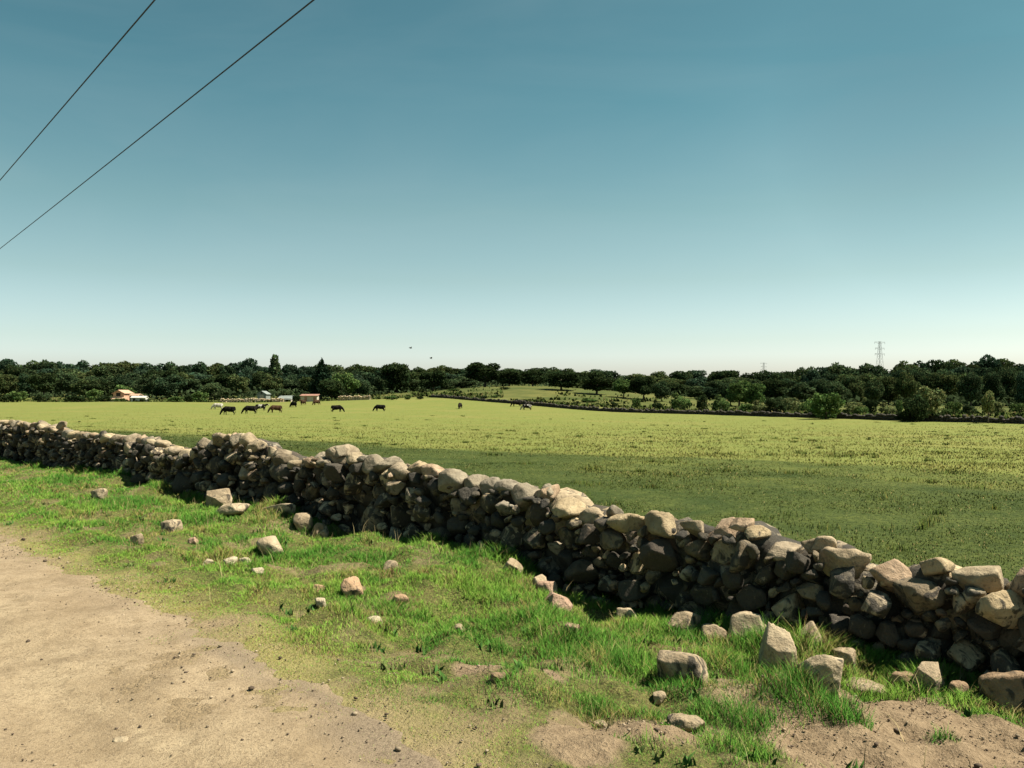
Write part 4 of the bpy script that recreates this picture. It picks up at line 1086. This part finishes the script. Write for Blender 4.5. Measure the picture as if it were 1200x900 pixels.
# ------------------------------------------------------------------ pylons
def pylon(x, ytop, D, label):
    X = (x - 600) / F * D; z0 = float(gz(X, D)) - .3; H = EYE + (HOR - ytop) / F * D - z0
    e = link('pylon', None, loc=(X, D, z0)); e.rotation_euler.z = R(18); tag(e, label, 'pylon', 'lattice pylons beyond the wood')
    lv = [0, .16, .31, .45, .57, .68, .78, .87, .94, 1.0]; wd = lambda t: 3.4 * (1 - t) ** 1.15 + .75
    for sx, sy in ((1, 1), (1, -1), (-1, -1), (-1, 1)):
        bm = bmesh.new()
        for a, b in zip(lv[:-1], lv[1:]): tube(bm, (sx * wd(a), sy * wd(a), a * H), (sx * wd(b), sy * wd(b), b * H), .11, .10, 4)
        link('leg', bm_mesh('leg', bm), M['steel'], e)
    bm = bmesh.new()
    for a, b in zip(lv[:-1], lv[1:]):
        A, Bw = wd(a), wd(b)
        c0 = [(A, A), (A, -A), (-A, -A), (-A, A)]; c1 = [(Bw, Bw), (Bw, -Bw), (-Bw, -Bw), (-Bw, Bw)]
        for i in range(4):
            j = (i + 1) % 4
            tube(bm, (*c0[i], a * H), (*c1[j], b * H), .05, .05, 4); tube(bm, (*c0[j], a * H), (*c1[i], b * H), .05, .05, 4); tube(bm, (*c1[i], b * H), (*c1[j], b * H), .05, .05, 4)
    link('bracing', bm_mesh('bracing', bm), M['steel'], e)
    for t, L in ((.985, 6.0), (.86, 5.2), (.74, 5.6)):
        bm = bmesh.new(); w = wd(t)
        for s in (-1, 1):
            for yy in (-w, w):
                tube(bm, (s * w, yy, t * H), (s * L, 0, t * H + .2), .08, .07, 4); tube(bm, (s * w, yy, t * H - 1.6), (s * L, 0, t * H + .1), .07, .06, 4)
            tube(bm, (s * L, 0, t * H + .2), (s * L, 0, t * H - 1.8), .12, .12, 5)
        link('cross_arm', bm_mesh('cross_arm', bm), M['steel'], e)
pylon(1031, 400, 830, 'grey lattice pylon standing clear above the wood at the right')
pylon(895, 425, 1420, 'faint distant pylon whose tip just shows above the wood')

# ------------------------------------------------------------------ overhead wires and birds
def wire(px, label):
    dirv = Vector((-.819, 1, 0)).normalized()
    p0 = Vector(pxd(px, 0, 7.7)); p0.z = EYE + .464 * 7.7
    cu = bmesh.new(); prev = None; pts = []
    for i in range(-30, 81):
        s = i * 2.0; sag = 0.0006 * (s - 12) ** 2 * .18
        pts.append(p0 + dirv * s + Vector((0, 0, sag if s < 40 else .0006 * 28 ** 2 * .18 + (s - 40) * .004)))
    rings = []
    side = Vector((dirv.y, -dirv.x, 0))
    for p in pts:
        rings.append([cu.verts.new(p + side * .0075 * math.cos(a) + Vector((0, 0, .0075 * math.sin(a)))) for a in [k * math.pi / 3 for k in range(6)]])
    for a, b in zip(rings[:-1], rings[1:]):
        for k in range(6): cu.faces.new([a[k], a[(k + 1) % 6], b[(k + 1) % 6], b[k]])
    cu.faces.new(rings[0][::-1]); cu.faces.new(rings[-1])
    tag(link('overhead_wire', bm_mesh('overhead_wire', cu, True), M['wire']), label, 'wire', 'overhead wires')
wire(183, 'dark overhead wire crossing the top left corner, the upper and steeper of two')
wire(370, 'dark overhead wire crossing the upper left sky, the lower and longer of two')
def bird(x, y, D, rz, bank, label):
    e = link('bird', None, loc=pxd(x, y, D)); e.rotation_euler = (0, bank, rz); tag(e, label, 'bird', 'two birds over the wood')
    bm = bmesh.new(); blob(bm, (0, 0, 0), (.17, .055, .05)); blob(bm, (.17, 0, .025), (.05, .04, .038)); tube(bm, (.2, 0, .025), (.25, 0, .018), .014, .002, 6)
    vs = [bm.verts.new(p) for p in ((-.1, -.03, .005), (-.1, .03, .005), (-.27, .06, 0), (-.27, -.06, 0), (-.1, -.03, -.01), (-.1, .03, -.01), (-.27, .06, -.006), (-.27, -.06, -.006))]
    for q in ((0, 1, 2, 3), (7, 6, 5, 4), (0, 3, 7, 4), (1, 5, 6, 2), (2, 6, 7, 3), (0, 4, 5, 1)): bm.faces.new([vs[i] for i in q])
    link('body', bm_mesh('body', bm, True), M['feather'], e)
    for s in (-1, 1):
        bm = bmesh.new(); top = [(.08, .04, .03), (.10, .2, .13), (.02, .42, .2), (-.08, .36, .16), (-.09, .18, .09), (-.08, .04, .02)]
        a = [bm.verts.new((p[0], s * p[1], p[2])) for p in top]; b = [bm.verts.new((p[0], s * p[1], p[2] - .012)) for p in top]
        bm.faces.new(a); bm.faces.new(b[::-1])
        for i in range(6): bm.faces.new([a[i], b[i], b[(i + 1) % 6], a[(i + 1) % 6]])
        bmesh.ops.recalc_face_normals(bm, faces=bm.faces); link('wing', bm_mesh('wing', bm), M['feather'], e)
bird(481, 408, 120, R(30), R(10), 'dark bird in flight above the wood, the higher and left one')
bird(505, 420, 125, R(200), R(-15), 'dark bird in flight just above the treetops, the lower and right one')

# ------------------------------------------------------------------ light, sky, camera
EL, AZ_ = R(56), R(86)
S = Vector((math.sin(AZ_) * math.cos(EL), math.cos(AZ_) * math.cos(EL), math.sin(EL)))
sun = bpy.data.lights.new('sun', 'SUN'); sun.energy = 5.0; sun.angle = R(.53); sun.color = (1, .93, .80)
so = bpy.data.objects.new('sun', sun); COL.objects.link(so); so.rotation_euler = S.to_track_quat('Z', 'Y').to_euler(); so.location = S * 50
w = bpy.data.worlds.new('World'); scene.world = w; w.use_nodes = True
nt = w.node_tree; bg = nt.nodes['Background']; sk = nt.nodes.new('ShaderNodeTexSky'); sk.sky_type = 'NISHITA'; sk.sun_disc = False
sk.sun_elevation = EL; sk.sun_rotation = AZ_; sk.altitude = 100; sk.air_density = 1.0; sk.dust_density = 1.6; sk.ozone_density = 1.0
mx = nt.nodes.new('ShaderNodeMix'); mx.data_type = 'RGBA'; mx.blend_type = 'MULTIPLY'; mx.inputs[0].default_value = 1; mx.inputs[7].default_value = (1.15, 1.08, .80, 1)
tc = nt.nodes.new('ShaderNodeTexCoord'); sx = nt.nodes.new('ShaderNodeSeparateXYZ'); nt.links.new(tc.outputs['Generated'], sx.inputs[0])
rp = nt.nodes.new('ShaderNodeValToRGB'); SKYG = [(0, (.70, .74, 1.15)), (.046, (.69, .76, 1.08)), (.064, (.62, .69, .91)), (.133, (.475, .56, .64)), (.21, (.375, .50, .53)), (.325, (.235, .42, .455)), (.417, (.215, .39, .42)), (1, (.15, .30, .35))]
while len(rp.color_ramp.elements) < len(SKYG): rp.color_ramp.elements.new(.5)
for e, (p, c) in zip(rp.color_ramp.elements, SKYG): e.position = p; e.color = (*c, 1)
nt.links.new(sx.outputs[2], rp.inputs[0])
m2 = nt.nodes.new('ShaderNodeMix'); m2.data_type = 'RGBA'; m2.blend_type = 'MULTIPLY'; m2.inputs[0].default_value = 1; mx.inputs[7].default_value = (2.36, 2.22, 1.6, 1)
nt.links.new(sk.outputs[0], mx.inputs[6]); nt.links.new(mx.outputs[2], m2.inputs[6]); nt.links.new(rp.outputs[0], m2.inputs[7]); 
mp = nt.nodes.new('ShaderNodeMapping'); mp.inputs['Scale'].default_value = (1.2, 1.2, 5); nt.links.new(tc.outputs['Generated'], mp.inputs[0])
cn = nt.nodes.new('ShaderNodeTexNoise'); cn.inputs['Scale'].default_value = 1.7; cn.inputs['Detail'].default_value = 5; cn.inputs['Roughness'].default_value = .55; cn.inputs['Distortion'].default_value = .6; nt.links.new(mp.outputs[0], cn.inputs['Vector'])
cr = nt.nodes.new('ShaderNodeValToRGB'); cr.color_ramp.elements[0].position = .42; cr.color_ramp.elements[0].color = (0, 0, 0, 1); cr.color_ramp.elements[1].position = .78; cr.color_ramp.elements[1].color = (.08, .08, .08, 1); nt.links.new(cn.outputs['Fac'], cr.inputs[0])
m3 = nt.nodes.new('ShaderNodeMix'); m3.data_type = 'RGBA'; m3.inputs[7].default_value = (5.6, 6.2, 6.2, 1); nt.links.new(cr.outputs[0], m3.inputs[0]); 
vd = nt.nodes.new('ShaderNodeVectorMath'); vd.operation = 'DOT_PRODUCT'; nt.links.new(tc.outputs['Generated'], vd.inputs[0]); vd.inputs[1].default_value = Vector((.58, 1, .36)).normalized()   # a faint grey smear of cloud
vr = nt.nodes.new('ShaderNodeMapRange'); vr.inputs[1].default_value = .975; vr.inputs[2].default_value = 1.0; vr.inputs[3].default_value = 0; vr.inputs[4].default_value = .9; nt.links.new(vd.outputs['Value'], vr.inputs[0])
vm = nt.nodes.new('ShaderNodeMath'); vm.operation = 'MULTIPLY'; nt.links.new(vr.outputs[0], vm.inputs[0]); nt.links.new(cn.outputs['Fac'], vm.inputs[1])
m4 = nt.nodes.new('ShaderNodeMix'); m4.data_type = 'RGBA'; m4.blend_type = 'MULTIPLY'; m4.inputs[7].default_value = (.66, .70, .74, 1); nt.links.new(vm.outputs[0], m4.inputs[0]); nt.links.new(m2.outputs[2], m4.inputs[6]); nt.links.new(m4.outputs[2], m3.inputs[6]); nt.links.new(m3.outputs[2], bg.inputs[0]); bg.inputs[1].default_value = .05

cam = bpy.data.cameras.new('camera'); co = bpy.data.objects.new('camera', cam); COL.objects.link(co); scene.camera = co
co.location = (0, 0, EYE); co.rotation_euler = (R(90), 0, 0); cam.sensor_width = 36; cam.lens = 36 * F / 1200
cam.shift_y = (HOR - 450) / 1200; cam.clip_end = 6000; cam.clip_start = .1
vs = scene.view_settings; vs.view_transform = 'Standard'; vs.look = 'None'; vs.gamma = 1; vs.exposure = 1.25; vs.use_curve_mapping = False
